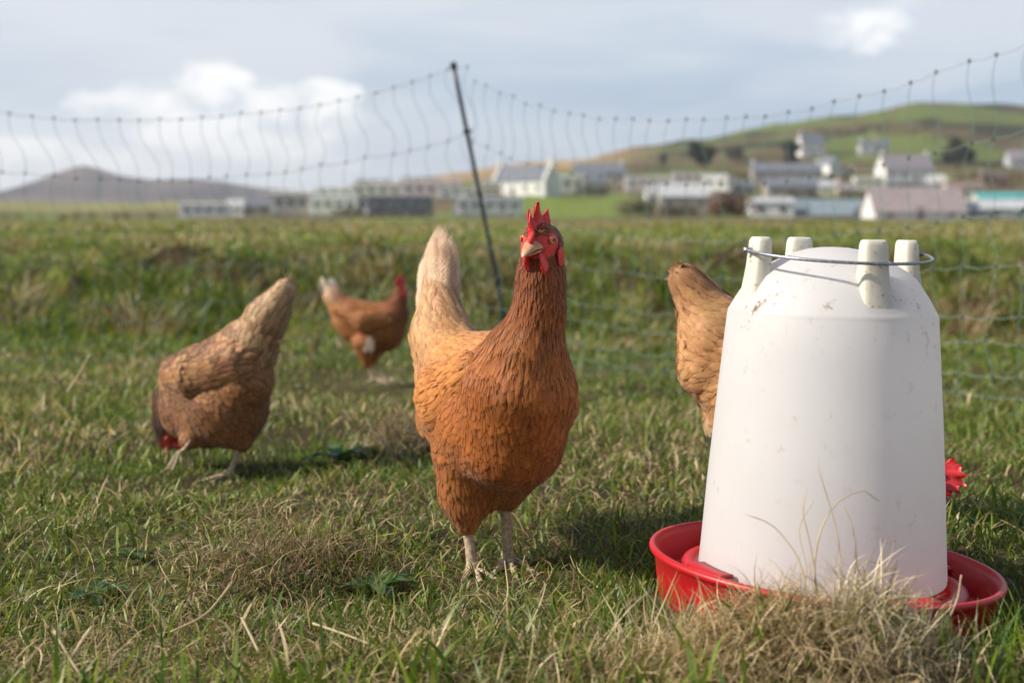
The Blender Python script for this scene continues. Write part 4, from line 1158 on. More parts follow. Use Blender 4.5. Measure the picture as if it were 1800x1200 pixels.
RUST = (0.44, 0.155, 0.036); RUST2 = (0.50, 0.19, 0.05); DARK = (0.12, 0.032, 0.010); DARK2 = (0.24, 0.068, 0.016)
BUFF = (0.62, 0.40, 0.20); BUFF2 = (0.70, 0.48, 0.27); GOLD = (0.52, 0.24, 0.075)
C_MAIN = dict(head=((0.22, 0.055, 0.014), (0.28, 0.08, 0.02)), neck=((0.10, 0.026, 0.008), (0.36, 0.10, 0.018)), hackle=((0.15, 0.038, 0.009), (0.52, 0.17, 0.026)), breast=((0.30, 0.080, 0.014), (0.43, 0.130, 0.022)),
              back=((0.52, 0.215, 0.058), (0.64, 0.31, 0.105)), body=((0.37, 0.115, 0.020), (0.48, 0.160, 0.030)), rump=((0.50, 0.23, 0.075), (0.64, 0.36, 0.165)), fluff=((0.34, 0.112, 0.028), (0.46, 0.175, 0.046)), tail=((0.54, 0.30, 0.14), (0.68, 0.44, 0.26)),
              wing=((0.48, 0.172, 0.038), (0.58, 0.235, 0.06)), prim=((0.44, 0.175, 0.05), (0.50, 0.21, 0.065)), under=(BUFF, BUFF2))

def main_hen():
    up = (0, 0, 1)
    prims = [
        pr((947, 419, 1.545, .0205), (953, 425, 1.568, .0225), 'head'),
        pr((952, 436, 1.566, .0225), (950, 490, 1.572, .0265), 'head', (0.02, 0.1, -1)),
        pr((950, 485, 1.572, .0265), (948, 545, 1.575, .0290), 'neck', (0, 0, -1)),
        pr((948, 545, 1.575, .0290), (930, 612, 1.582, .040), 'hackle', (-0.2, 0.1, -1)),
        pr((922, 628, 1.590, .046), (916, 668, 1.598, .062), 'hackle', (-0.1, -0.15, -1)),
        pr((910, 690, 1.600, .0675), (900, 770, 1.615, .0640), 'breast', (-0.05, -0.1, -1)),
        pr((918, 655, 1.62, .053), (836, 662, 1.78, .060), 'back', (-0.45, 0.9, 0.12)),
        pr((880, 735, 1.65, .080), (828, 720, 1.78, .070), 'body', (-0.3, 0.5, -0.55)),
        pr((812, 680, 1.80, .063), (775, 590, 1.86, .040), 'rump', (-0.25, 0.5, 0.9)),
        pr((777, 590, 1.86, .041), (769, 500, 1.890, .023), 'tail', (0.02, 0.12, 1)),
        pr((824, 800, 1.665, .046), (820, 870, 1.675, .033), 'fluff', (0.05, 0.1, -1)),
        pr((820, 870, 1.675, .032), (821, 922, 1.672, .0150), 'fluff', (0.05, 0.0, -1)),
        pr((898, 795, 1.66, .044), (880, 838, 1.68, .033), 'fluff', (0.0, 0.1, -1)),
        pr((915, 808, 1.66, .036), (893, 872, 1.69, .0185), 'fluff', (-0.15, 0.1, -1)),
        pr((852, 795, 1.70, .056), (868, 842, 1.72, .036), 'fluff', (0, 0.1, -1)),
    ]
    lat = nrm(np.array([-0.94, -0.35, 0])); latr = nrm(np.array([0.94, 0.10, 0]))
    wl = [pr((822, 655, 1.60, .030), (768, 700, 1.67, .042), 'wing', (-0.35, 0.75, -0.45), (lat, 1.9)),
          pr((768, 700, 1.67, .042), (752, 735, 1.80, .028), 'wing', (-0.25, 0.8, -0.35), (lat, 1.9)),
          pr((752, 735, 1.80, .026), (760, 700, 1.93, .010), 'prim', (-0.05, 0.95, 0.05), (lat, 1.9))]
    wr = [pr((972, 658, 1.61, .030), (982, 700, 1.67, .042), 'wing', (0.1, 0.8, -0.5), (latr, 1.9)),
          pr((982, 700, 1.67, .042), (960, 735, 1.80, .028), 'wing', (-0.25, 0.8, -0.3), (latr, 1.9)),
          pr((960, 735, 1.80, .026), (900, 700, 1.92, .010), 'prim', (-0.3, 0.9, 0.05), (latr, 1.9))]
    rng = np.random.default_rng(4); tail = []
    for k in range(44):
        t = ((k % 22) + rng.uniform(-0.3, 0.3)) / 21
        yy = (1.87 + 0.05 * math.sin(t * math.pi) if k < 22 else 1.866 - 0.026 * math.sin(min(1, max(0, t)) * math.pi)) + rng.uniform(-0.004, 0.004)
        a = P(750 + 36 * t, 575 - (60 if k < 22 else 12) * math.sin(t * 3.1) * rng.uniform(0.5, 1), yy + (0 if k < 22 else 0.014))
        tipx = 741 + 58 * t; tipy = 376 + 62 * abs(t - 0.62) ** 1.25 * 2.0 + rng.uniform(0, 16)
        if k >= 22: tipy += rng.uniform(4, 46)
        b = P(tipx + rng.uniform(-3, 3), tipy, yy + (0.03 if k < 22 else 0.045))
        c = (np.array([0.74, 0.54, 0.37]) if k < 22 else np.array([0.72, 0.49, 0.31])) * rng.uniform(0.82, 1.10)
        tail.append((a, b, rng.uniform(0.024, 0.031), (rng.uniform(-0.25, 0.05) + 0.5 * (t - 0.5), -1, 0.1), c))
    f = np.array([-0.50, -0.84, -0.22]); u = np.array([-0.02, -0.12, 1.0]); c = P(949, 424, 1.548)
    legs = [(P(821, 922, 1.672), P(831, 1003, 1.665) , math.radians(-75), 1.05), (P(889, 888, 1.695), P(893, 984, 1.70), math.radians(-80), 1.05)]
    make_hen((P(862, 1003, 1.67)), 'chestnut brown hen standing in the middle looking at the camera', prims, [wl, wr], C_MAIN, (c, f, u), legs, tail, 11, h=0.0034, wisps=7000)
main_hen()

def left_hen():
    col = dict(C_MAIN); col['_mottle'] = ((0.12, 0.042, 0.018), 30, 0.85)
    T1 = (0.38, 0.19, 0.08); T2 = (0.52, 0.31, 0.155)
    col.update(back=(T1, T2), body=((0.28, 0.115, 0.04), (0.36, 0.165, 0.065)), rump=((0.50, 0.30, 0.15), (0.60, 0.40, 0.23)), tail=((0.55, 0.36, 0.19), (0.60, 0.42, 0.24)), breast=((0.33, 0.13, 0.05), (0.42, 0.19, 0.08)),
               fluff=((0.30, 0.12, 0.045), (0.38, 0.18, 0.08)), hackle=((0.05, 0.022, 0.012), (0.09, 0.035, 0.015)), neck=((0.035, 0.018, 0.010), (0.07, 0.03, 0.015)), head=((0.04, 0.02, 0.01), (0.07, 0.03, 0.015)),
               wing=((0.36, 0.155, 0.06), (0.50, 0.28, 0.13)), prim=((0.40, 0.21, 0.10), (0.52, 0.31, 0.17)))
    prims = [
        pr((320, 668, 2.470, .044), (365, 672, 2.450, .066), 'back', (0.8, -0.2, 0.35)),
        pr((365, 672, 2.450, .066), (432, 612, 2.410, .052), 'back', (0.8, -0.2, 0.6)),
        pr((334, 722, 2.470, .056), (395, 712, 2.440, .078), 'body', (0.5, -0.1, -0.75)),
        pr((395, 702, 2.440, .074), (432, 668, 2.400, .052), 'body', (0.5, -0.2, -0.6)),
        pr((440, 612, 2.390, .050), (470, 558, 2.370, .034), 'rump', (0.55, -0.1, 0.7)),
        pr((470, 558, 2.370, .036), (500, 510, 2.350, .022), 'tail', (0.6, -0.05, 0.9)),
        pr((350, 752, 2.440, .042), (330, 775, 2.410, .018), 'fluff', (-0.3, 0, -1)),
        pr((420, 735, 2.430, .046), (428, 778, 2.420, .017), 'fluff', (0.05, 0, -1)),
        pr((300, 705, 2.500, .036), (296, 745, 2.510, .028), 'hackle', (0.05, 0, 1)),
        pr((296, 745, 2.510, .028), (299, 766, 2.515, .022), 'neck', (0.05, 0, 1)),
        pr((299, 764, 2.515, .021), (294, 775, 2.510, .018), 'head', (0.2, 0, 1)),
    ]
    lat = nrm(np.array([0.18, -0.98, 0.05]))
    wl = [pr((312, 655, 2.422, .036), (355, 655, 2.392, .050), 'wing', (0.9, -0.2, 0.05), (lat, 2.2)),
          pr((355, 655, 2.392, .050), (420, 630, 2.358, .038), 'wing', (0.9, -0.2, 0.22), (lat, 2.2)),
          pr((420, 630, 2.358, .036), (452, 610, 2.350, .016), 'prim', (0.9, -0.1, 0.35), (lat, 2.2))]
    rng = np.random.default_rng(14); tail = []
    for k in range(16):
        t = k / 15
        a = P(455 + 20 * t, 580 + 10 * t, 2.370 + 0.02 * (t - 0.5)); b = P(505 + 10 * t + rng.uniform(-2, 2), 494 + 30 * t * t + rng.uniform(-3, 6), 2.350 + 0.03 * (t - 0.5))
        tail.append((a, b, 0.020, (0.2 - 0.5 * t, -1, 0.2), np.array([0.55, 0.38, 0.22]) * rng.uniform(0.8, 1.1)))
    for k in range(5):   # quills coloured dark to stand for the shaded gap under the tail
        a = P(478, 575 + 3 * k, 2.390); b = P(508, 520 + 9 * k, 2.370); tail.append((a, b, 0.016, (0.6, -1, 0), np.array([0.06, 0.03, 0.018])))
    c = P(299, 766, 2.505); f = np.array([-0.30, -0.15, -0.94]); u = np.array([-0.95, -0.15, 0.3])
    gy = gz1((402 - 900) / F * 2.370, 2.370)
    legs = [(P(424, 776, 2.420), P(402, 836, 2.420), math.radians(195), 0.78), (P(336, 772, 2.400), P(322, 792, 2.390), math.radians(200), 0.5, 0.0, 0.025)]
    root = make_hen(P(402, 838, 2.420), 'pale tan hen pecking at the grass with its head down and tail up', prims, [wl], col, (c, f, u), legs, tail, 12, h=0.0042, dens=0.8, hs=0.9, comb_scale=0.6)
left_hen()

def small_hen():
    col = dict(C_MAIN)
    col.update(breast=((0.20, 0.055, 0.014), (0.26, 0.08, 0.02)), hackle=((0.20, 0.055, 0.014), (0.27, 0.08, 0.02)), neck=((0.17, 0.045, 0.012), (0.24, 0.07, 0.02)), body=((0.34, 0.12, 0.03), (0.40, 0.16, 0.045)),
               back=((0.38, 0.14, 0.04), (0.46, 0.2, 0.07)), rump=((0.42, 0.17, 0.05), (0.5, 0.25, 0.09)), tail=((0.70, 0.58, 0.45), (0.78, 0.68, 0.55)), wing=((0.36, 0.13, 0.035), (0.42, 0.18, 0.05)), prim=((0.33, 0.12, 0.035), (0.4, 0.17, 0.06)))
    Y = 4.4
    prims = [
        pr((690, 556, Y, .052), (680, 590, Y, .050), 'breast', (-0.3, 0, -1)),
        pr((685, 560, Y, .050), (620, 555, Y, .056), 'back', (-1, 0, 0.2)),
        pr((675, 580, Y, .062), (628, 572, Y, .062), 'body', (-1, 0, -0.35)),
        pr((612, 555, Y, .056), (586, 522, Y, .032), 'rump', (-0.7, 0, 0.6)),
        pr((588, 524, Y, .030), (570, 500, Y, .014), 'tail', (-0.7, 0, 0.8)),
        pr((660, 605, Y, .040), (652, 640, Y, .014), 'fluff', (0, 0, -1)),
        pr((640, 605, Y - .05, .040), (645, 642, Y - .05, .014), 'fluff', (0, 0, -1)),
        pr((704, 516, Y, .020), (698, 545, Y, .036), 'hackle', (-0.2, 0, -1)),
        pr((703, 508, Y, .019), (704, 518, Y, .020), 'head', (-0.2, 0, -1)),
    ]
    lat = np.array([0, -1.0, 0])
    wl = [pr((675, 562, Y - .055, .034), (640, 565, Y - .065, .036), 'wing', (-1, 0, -0.1), (lat, 2.0)), pr((640, 565, Y - .065, .034), (600, 552, Y - .05, .014), 'prim', (-1, 0, 0.25), (lat, 2.0))]
    rng = np.random.default_rng(15); tail = []
    for k in range(14):
        t = k / 13
        tail.append((P(588 + 6 * t, 524, Y), P(557 + 27 * t + rng.uniform(-2, 2), 499 - 14 * t + rng.uniform(-3, 4), Y + 0.05 * (t - 0.5)), 0.020, (0.2, -1, 0.3), np.array([0.78, 0.70, 0.58]) * rng.uniform(0.85, 1.1)))
    # white feathers on the thigh
    patch = []
    for k in range(7):
        a = P(646 + 1.6 * k, 590 + rng.uniform(0, 8), Y - 0.085); tail_n = (a, a + np.array([-0.01 + 0.01 * rng.random(), -0.004, -0.045]), 0.02, (0.0, -1, 0.1), np.array([0.42, 0.30, 0.21]))
        patch.append(tail_n)
    c = P(704, 507, Y); f = np.array([0.62, 0.70, 0.05]); u = np.array([0, 0, 1.0])
    legs = [(P(645, 640, Y - .05), P(658, 668, Y - .05), math.radians(0), 0.95), (P(655, 638, Y), P(681, 668, Y), math.radians(0), 0.95)]
    hen = make_hen(P(665, 672, Y), 'small looking reddish hen with a white tail standing by the net, farthest from the camera', prims, [wl], col, (c, f, u), legs, tail, 13, h=0.006, dens=0.45, scale=1.15)
    V, Q, C, U = quill_fan(patch, rng, col); mkmesh('thigh_feathers', V, Q, M_PLUM, hen, col=C, uv=U)['label'] = 'whitish feathers on the thigh'
small_hen()

def right_hen():
    col = dict(C_MAIN)
    O1 = (0.52, 0.25, 0.095); O2 = (0.64, 0.36, 0.165)
    col.update(rump=(O1, O2), body=((0.48, 0.20, 0.06), (0.56, 0.26, 0.09)), back=(O1, O2), tail=((0.34, 0.15, 0.06), (0.38, 0.18, 0.08)), fluff=((0.50, 0.21, 0.065), (0.60, 0.31, 0.13)), wing=(O1, O2), prim=(O1, O2), under=((0.62, 0.42, 0.25), (0.68, 0.50, 0.32)))
    Y = 1.86
    prims = [
        pr((1560, 640, Y, .055), (1500, 690, Y, .072), 'breast', (0.4, 0, -1)),
        pr((1530, 625, Y, .058), (1380, 610, Y, .070), 'back', (-1, 0, 0.1)),
        pr((1500, 680, Y, .080), (1350, 660, Y, .080), 'body', (-1, 0, -0.4)),
        pr((1340, 640, Y, .076), (1262, 590, Y, .055), 'rump', (-0.75, -0.25, 0.35)),
        pr((1300, 670, Y, .064), (1254, 645, Y, .050), 'rump', (-0.6, -0.2, -0.35)),
        pr((1262, 590, Y, .048), (1222, 520, Y, .026), 'rump', (-0.55, -0.2, 0.6)),
        pr((1230, 530, Y, .029), (1204, 492, Y, .0245), 'tail', (-0.7, -0.1, 0.8)),
        pr((1320, 720, Y - .03, .050), (1290, 790, Y - .03, .022), 'fluff', (-0.35, 0, -1)),
        pr((1285, 690, Y, .042), (1262, 745, Y, .022), 'under', (-0.4, -0.1, -1)),
        pr((1420, 720, Y + .03, .05), (1410, 800, Y + .03, .016), 'fluff', (-0.1, 0, -1)),
        pr((1560, 640, Y - .03, .050), (1595, 690, Y - .10, .036), 'hackle', (-0.7, 0, 0.6)),
        pr((1595, 690, Y - .10, .036), (1612, 760, Y - .14, .025), 'hackle', (-0.3, 0, 1)),
        pr((1612, 760, Y - .14, .025), (1636, 822, Y - .16, .020), 'head', (0, 0, 1)),
    ]
    lat = np.array([0.0, -1.0, 0])
    wl = [pr((1530, 640, Y - .072, .034), (1440, 650, Y - .082, .040), 'wing', (-1, 0, -0.05), (lat, 2.0)), pr((1440, 650, Y - .082, .038), (1310, 640, Y - .07, .012), 'prim', (-1, 0, 0.1), (lat, 2.0))]
    tail = []
    c = P(1640, 832, Y - .165); f = np.array([-0.22, -0.10, -1.0]); u = np.array([1.0, -0.30, -0.15])
    legs = [(P(1290, 785, Y - .03), P(1300, 925, Y - .03), 0.0, 1.0), (P(1410, 795, Y + .03), P(1420, 915, Y + .03), 0.0, 1.0)]
    make_hen(P(1350, 920, Y), 'ginger hen mostly hidden behind the white drinker, drinking from its tray', prims, [wl], col, (c, f, u), legs, tail, 17, h=0.0045, dens=0.75, comb_scale=1.1, blunt=0.55, wisps=5000)
right_hen()

# ------------------------------------------------------------------ electric netting
M_POST = simple('black_post', (0.018, 0.022, 0.026), 0.4, 60, 0.3)
M_TWINE = simple('green_twine', (0.12, 0.24, 0.19), 0.6, 200, 0.3)
M_TOP = simple('grey_twine', (0.26, 0.29, 0.29), 0.6, 200, 0.3)
M_WHITE = simple('pale_twine', (0.17, 0.25, 0.21), 0.55, 200, 0.3)
M_KNOT = simple('net_knot', (0.04, 0.06, 0.07), 0.5, 200, 0.3)
def build_post():
    top = P(797, 115, 5.30); foot = P(902, 632, 5.30)
    root = empty('fence_post', foot, label='thin black netting post leaning behind the hen', cat='post')
    pts = [foot + (top - foot) * t for t in np.linspace(-0.06, 1, 12)]
    V, Fc = tube(pts, 0.0080, 12); mkmesh('shaft', V, Fc, M_POST, root)
    d = nrm(top - foot)
    V, Fc = tube([top - d * 0.012, top + d * 0.006, top + d * 0.012], [0.0125, 0.0125, 0.006], 12); mkmesh('cap', V, Fc, M_POST, root)
    for k, fr in enumerate((0.78, 0.567, 0.423, 0.276)):
        c = foot + (top - foot) * fr
        V, Fc = tube([c - d * 0.006, c + d * 0.006], 0.0125, 10); mkmesh('clip', V, Fc, M_POST, root)
build_post()
FR = [1, .78, .567, .423, .276, .202, .11, .05, 0.004]
def build_net(label, toppx, toppy, Xd, Yd, step, n, sway, seed, base=(-0.15, 5.30)):
    rng = np.random.default_rng(seed)
    root = empty('electric_netting', (base[0], base[1], gz1(*base)), label=label, cat='netting', group='poultry netting either side of the post')
    # columns: positions along the run
    cols = []
    for k in range(n + 1):
        t = 0.02 + k * step
        x = base[0] + Xd * t; y = base[1] + Yd * t
        px = 900 + F * x / y
        ty = np.interp(px, toppx, toppy)
        ztop = CAMZ + py2slope(ty) * y
        zb = gz1(x, y) + 0.01
        row = []
        for r, fr in enumerate(FR):
            off = sway * min(1 - fr, 0.43) * 0.10 + rng.normal(0, 0.006) + sway * (0.10 * math.sin(k * 0.35 + r) * 0.2)
            z = zb + (ztop - zb) * fr
            zz = z - (0.02 * math.sin(k * math.pi / max(n, 1)) if 0 < r < 8 else 0) + rng.normal(0, 0.0025)
            s = t + (off if r else 0)
            s = max(s, 0.0) if k else t + off * 0.3
            row.append(np.array([base[0] + Xd * s + rng.normal(0, 0.002), base[1] + Yd * s + rng.normal(0, 0.006), zz]))
        cols.append(row)
    for r in range(len(FR)):
        pts = []
        for k in range(n + 1):
            pts.append(cols[k][r])
            if k < n: pts.append((cols[k][r] + cols[k + 1][r]) / 2 - np.array([0, 0, 0.003 + 0.003 * rng.random()]))
        V, Fc = tube(spline(pts, len(pts) * 2), 0.0009 if r else 0.0009, 5); mkmesh('line_wire', V, Fc, M_TOP if r == 0 else M_WHITE, root)
    for k in range(n + 1):
        T = []; ph = rng.uniform(-0.4, 0.4)
        for r in range(len(FR) - 1):
            a, b = cols[k][r], cols[k][r + 1]; L = a[2] - b[2]; am = (0.075 * L) * (1 if L > 0.08 else 0.6) * rng.uniform(0.6, 1.4)
            pts = []
            for q in np.linspace(0, 1, 9 if r < 4 else 5):
                p = a * (1 - q) + b * q
                w = am * math.sin(q * 2 * math.pi + ph * 0.6) * (1 + 0.3 * ph)
                pts.append(p + np.array([Xd * w * -1 * (1 if sway > 0 else -1), Yd * w * -0.5, 0]))
            T.append(tube(np.array(pts), 0.00085, 5, False))
        for r in range(len(FR)):
            c = cols[k][r]; s = 0.0054 if r < 4 else 0.0046
            T.append(ellipsoid(c, [np.array([s * 0.8, 0, 0]), np.array([0, s * 0.8, 0]), np.array([0, 0, s])], 7, 5))
        V, Fc = join([(a, b) for a, b in T])
        o = mkmesh('vertical_strand', V, Fc, M_TWINE, root)
        o.data.materials.append(M_KNOT)
        # knots are the closed ellipsoids at the end of the mesh
        nk = 0
        for a, b in T[-len(FR):]: nk += len(b)
        for pgn in o.data.polygons[len(o.data.polygons) - nk:]: pass
        idx = np.zeros(len(o.data.polygons), np.int32)
        vs = sum(len(a) for a, b in T[:-len(FR)])
        for i, pgn in enumerate(o.data.polygons):
            if pgn.vertices[0] >= vs: idx[i] = 1
        o.data.polygons.foreach_set('material_index', idx)
build_net('sagging poultry netting right of the post, running towards the drinker',
          [797, 843, 883, 924, 971, 1019, 1072, 1128, 1190, 1258, 1328, 1408, 1493, 1585, 1684, 1739, 1793, 1900, 2100],
          [117, 146, 165, 181, 194, 202, 210, 212, 213, 210, 205, 192, 172, 150, 112, 98, 78, 40, -40], 0.554, -0.833, 0.085, 31, 0.1, 3)
build_net('sagging poultry netting left of the post, in front of the bank and distant mountain',
          [-300, -100, 17, 93, 131, 169, 242, 277, 349, 420, 456, 523, 589, 657, 688, 721, 753, 782, 797],
          [150, 185, 198, 207, 209, 210, 211, 210, 207, 202, 199, 191, 179, 165, 156, 147, 138, 124, 117], -0.93, -0.37, 0.069, 28, -1.6, 4)

# ------------------------------------------------------------------ village
def wallmat(name, c): return simple(name, c, 0.85, 0.8, 0.12, bump=0.0)
WM = {k: wallmat(k + '_wall', v) for k, v in dict(white=(0.66, 0.65, 0.62), cream=(0.60, 0.57, 0.45), pinkish=(0.50, 0.42, 0.39), grey=(0.36, 0.37, 0.38), green=(0.45, 0.49, 0.42), stone=(0.30, 0.26, 0.23),
                                             dark=(0.09, 0.095, 0.11), blue=(0.25, 0.31, 0.37), warm=(0.52, 0.46, 0.36)).items()}
RM = {k: simple(k + '_roof', v, 0.7, 1.2, 0.15) for k, v in dict(slate=(0.14, 0.15, 0.18), purple=(0.22, 0.19, 0.21), light=(0.42, 0.43, 0.44), mauve=(0.27, 0.225, 0.225), blue=(0.20, 0.25, 0.28), brown=(0.2, 0.14, 0.11), teal=(0.06, 0.33, 0.34), white=(0.50, 0.49, 0.47)).items()}
M_GLASS = simple('window_glass', (0.04, 0.05, 0.06), 0.12, 2.0, 0.2)
M_FRAME = simple('window_frame', (0.6, 0.6, 0.58), 0.5, 2.0, 0.05)
M_DOOR = simple('door_paint', (0.12, 0.10, 0.09), 0.5, 2.0, 0.2)

def hit_distance(px, py, D):
    d = ray(px, py); Ys = np.geomspace(D * 0.6, D * 1.7, 400)
    q = np.array([0, 0, CAMZ])[None, :] + d[None, :] * (Ys / d[1])[:, None]
    dz = q[:, 2] - gz(q[:, 0], q[:, 1])
    c = np.where(np.diff(np.sign(dz)) != 0)[0]
    if len(c): return float(Ys[c[np.argmin(abs(np.log(Ys[c] / D)))]])
    i = int(np.argmin(abs(dz))); print('no ground at', px, py, D, 'gap', round(float(dz[i]), 1), 'at', round(float(Ys[i])))
    return float(Ys[i]) if abs(dz[i]) < 3 else D
def building(kind, px0, px1, pyt, pyb, D, wall, roof, label, yaw=0.0, wins=3, chim=0, rise=0.42, depth=None, gable=False, door=True):
    """kind 'house' (gabled) or 'caravan'; the pixel box gives its width, ridge and foot at distance D"""
    D = hit_distance((px0 + px1) / 2, pyb, D)
    sc = D / F
    W = (px1 - px0) * sc; H = (pyb - pyt) * sc
    base = P((px0 + px1) / 2, pyb, D)
    root = empty('static_caravan' if kind == 'caravan' else ('shed' if kind == 'shed' else 'house'), base, label=label, cat={'caravan': 'caravan', 'shed': 'shed', 'house': 'house'}[kind])
    root.rotation_euler = (0, 0, yaw); root['_o'] = [0.0, 0.0, 0.0]
    dp = depth or (3.2 if kind == 'caravan' else min(9, W * 0.6))
    def part(name, V, Fc, m, par=None): return mkmesh(name, V, Fc, m, par or root, origin=np.zeros(3), smooth=False)
    x = W / 2; y = dp / 2
    if kind == 'caravan':
        we = H * 0.93
        # body with softly arched top
        n = 9; V = []
        for yy in np.linspace(-y, y, n): V.append((-x, yy, we + 0.07 * H * (1 - (yy / y) ** 2) - 0.001)); 
        for yy in np.linspace(-y, y, n): V.append((x, yy, we + 0.07 * H * (1 - (yy / y) ** 2) - 0.001))
        V += [(-x, -y, 0.35), (-x, y, 0.35), (x, -y, 0.35), (x, y, 0.35)]
        L = 2 * n
        Fc = [tuple([L] + list(range(n)) + [L + 1]), tuple([L + 2] + list(range(n, 2 * n)) + [L + 3])[::-1], (L, 0, n, L + 2)[::-1], (L + 1, n - 1, 2 * n - 1, L + 3), (L, L + 1, L + 3, L + 2)]
        wl = part('wall', np.array(V), Fc, WM[wall])
        V = []
        for sx in (-x - 0.12, x + 0.12):
            for yy in np.linspace(-y - 0.12, y + 0.12, n): V.append((sx, yy, we + 0.07 * H * (1 - (yy / (y + 0.12)) ** 2) + 0.03))
        for sx in (-x - 0.12, x + 0.12):
            for yy in np.linspace(-y - 0.12, y + 0.12, n): V.append((sx, yy, we + 0.07 * H * (1 - (yy / (y + 0.12)) ** 2) + 0.12))
        Fc = []
        for i in range(n - 1):
            Fc += [(i, i + 1, n + i + 1, n + i), (2 * n + i, 3 * n + i, 3 * n + i + 1, 2 * n + i + 1), (i, 2 * n + i, 2 * n + i + 1, i + 1), (n + i, n + i + 1, 3 * n + i + 1, 3 * n + i)]
        Fc += [(0, n, 3 * n, 2 * n), (n - 1, 3 * n - 1, 4 * n - 1, 2 * n - 1)]
        part('roof', np.array(V), Fc, RM[roof])
        V, Fc = box(0, 0, -0.75, W * 0.98, dp * 0.95, 2.2); part('plinth', V, Fc, WM['stone'])
        z0, wh = H * 0.45, H * 0.28
        ww = min(1.5, W / (wins * 1.7))
        for k in range(wins):
            cx = -x + W * (k + 0.7) / (wins + 0.4)
            V, Fc = box(cx, -y - 0.03, z0 + wh / 2, ww, 0.08, wh); wn = part('window', V, Fc, M_FRAME, wl)
            V, Fc = box(cx, -y - 0.075, z0 + wh / 2, ww * 0.88, 0.02, wh * 0.84); part('pane', V, Fc, M_GLASS, wn)
        V, Fc = box(x + 0.03, 0, z0 + wh / 2, 0.08, dp * 0.6, wh); wn = part('window', V, Fc, M_GLASS, wl)
        if door:
            V, Fc = box(-x + W * 0.06 + 0.35, -y - 0.03, H * 0.45, 0.7, 0.07, H * 0.72); part('door', V, Fc, M_FRAME)
    else:
        we = H * (1 - rise)
        if gable:   # gable end faces the camera: ridge along depth
            V = np.array([(-x, -y, -0.7), (x, -y, -0.7), (x, y, -0.7), (-x, y, -0.7), (-x, -y, we), (x, -y, we), (x, y, we), (-x, y, we), (0, -y, H - 0.15), (0, y, H - 0.15)])
            Fc = [(0, 1, 5, 8, 4), (2, 3, 7, 9, 6), (1, 2, 6, 5), (3, 0, 4, 7), (4, 8, 9, 7), (8, 5, 6, 9)]
            a, b = np.array([0, 0, H]), None
            def slab(s):
                o = 0.25
                p = [(0, -y - o, H), (s * (x + o), -y - o, we - o * (H - we) / x), (s * (x + o), y + o, we - o * (H - we) / x), (0, y + o, H)]
                return np.array(p + [(q[0], q[1], q[2] + 0.14) for q in p]), [(0, 1, 2, 3), (7, 6, 5, 4), (0, 4, 5, 1), (1, 5, 6, 2), (2, 6, 7, 3), (3, 7, 4, 0)]
        else:
            V = np.array([(-x, -y, -0.7), (x, -y, -0.7), (x, y, -0.7), (-x, y, -0.7), (-x, -y, we), (x, -y, we), (x, y, we), (-x, y, we), (-x, 0, H - 0.15), (x, 0, H - 0.15)])
            Fc = [(0, 1, 5, 4), (2, 3, 7, 6), (1, 2, 6, 9, 5), (3, 0, 4, 8, 7), (4, 5, 9, 8), (6, 7, 8, 9)]
            def slab(s):
                o = 0.25
                p = [(-x - o, 0, H), (-x - o, s * (y + o), we - o * (H - we) / y), (x + o, s * (y + o), we - o * (H - we) / y), (x + o, 0, H)]
                return np.array(p + [(q[0], q[1], q[2] + 0.14) for q in p]), [(0, 1, 2, 3), (7, 6, 5, 4), (0, 4, 5, 1), (1, 5, 6, 2), (2, 6, 7, 3), (3, 7, 4, 0)]
        wl = part('wall', V, Fc, WM[wall])
        V, Fc = join([slab(-1), slab(1)]); rf = part('roof', V, Fc, RM[roof])
        for k in range(chim):
            cx = (-x + 0.6) if k == 0 else (x - 0.6)
            if gable: cx = 0
            cy = 0 if not gable else (-y + 0.6 if k == 0 else y - 0.6)
            V, Fc = box(cx, cy, H + 0.3, 0.9, 0.9, 1.7); ch = part('chimney', V, Fc, WM[wall if wall != 'stone' else 'white'], rf)
            V, Fc = join([tube([(cx + q, cy, H + 1.15), (cx + q, cy, H + 1.55)], 0.14, 8) for q in (-0.2, 0.2)]); part('chimney_pot', V, Fc, RM['brown'], ch)
        wh = min(1.3, we * 0.4); ww = min(1.1, W / (max(wins, 1) * 2.2)); z0 = we * 0.42
        for k in range(wins):
            cx = -x + W * (k + 0.5) / wins
            if door and k == wins // 2 and wins > 1:
                V, Fc = box(cx, -y - 0.02, 1.0, 0.95, 0.07, 2.0); part('door', V, Fc, M_DOOR); continue
            V, Fc = box(cx, -y - 0.02, z0 + wh / 2, ww, 0.08, wh); wn = part('window', V, Fc, M_FRAME, wl)
            V, Fc = box(cx, -y - 0.065, z0 + wh / 2, ww * 0.86, 0.02, wh * 0.86); part('pane', V, Fc, M_GLASS, wn)
    return root

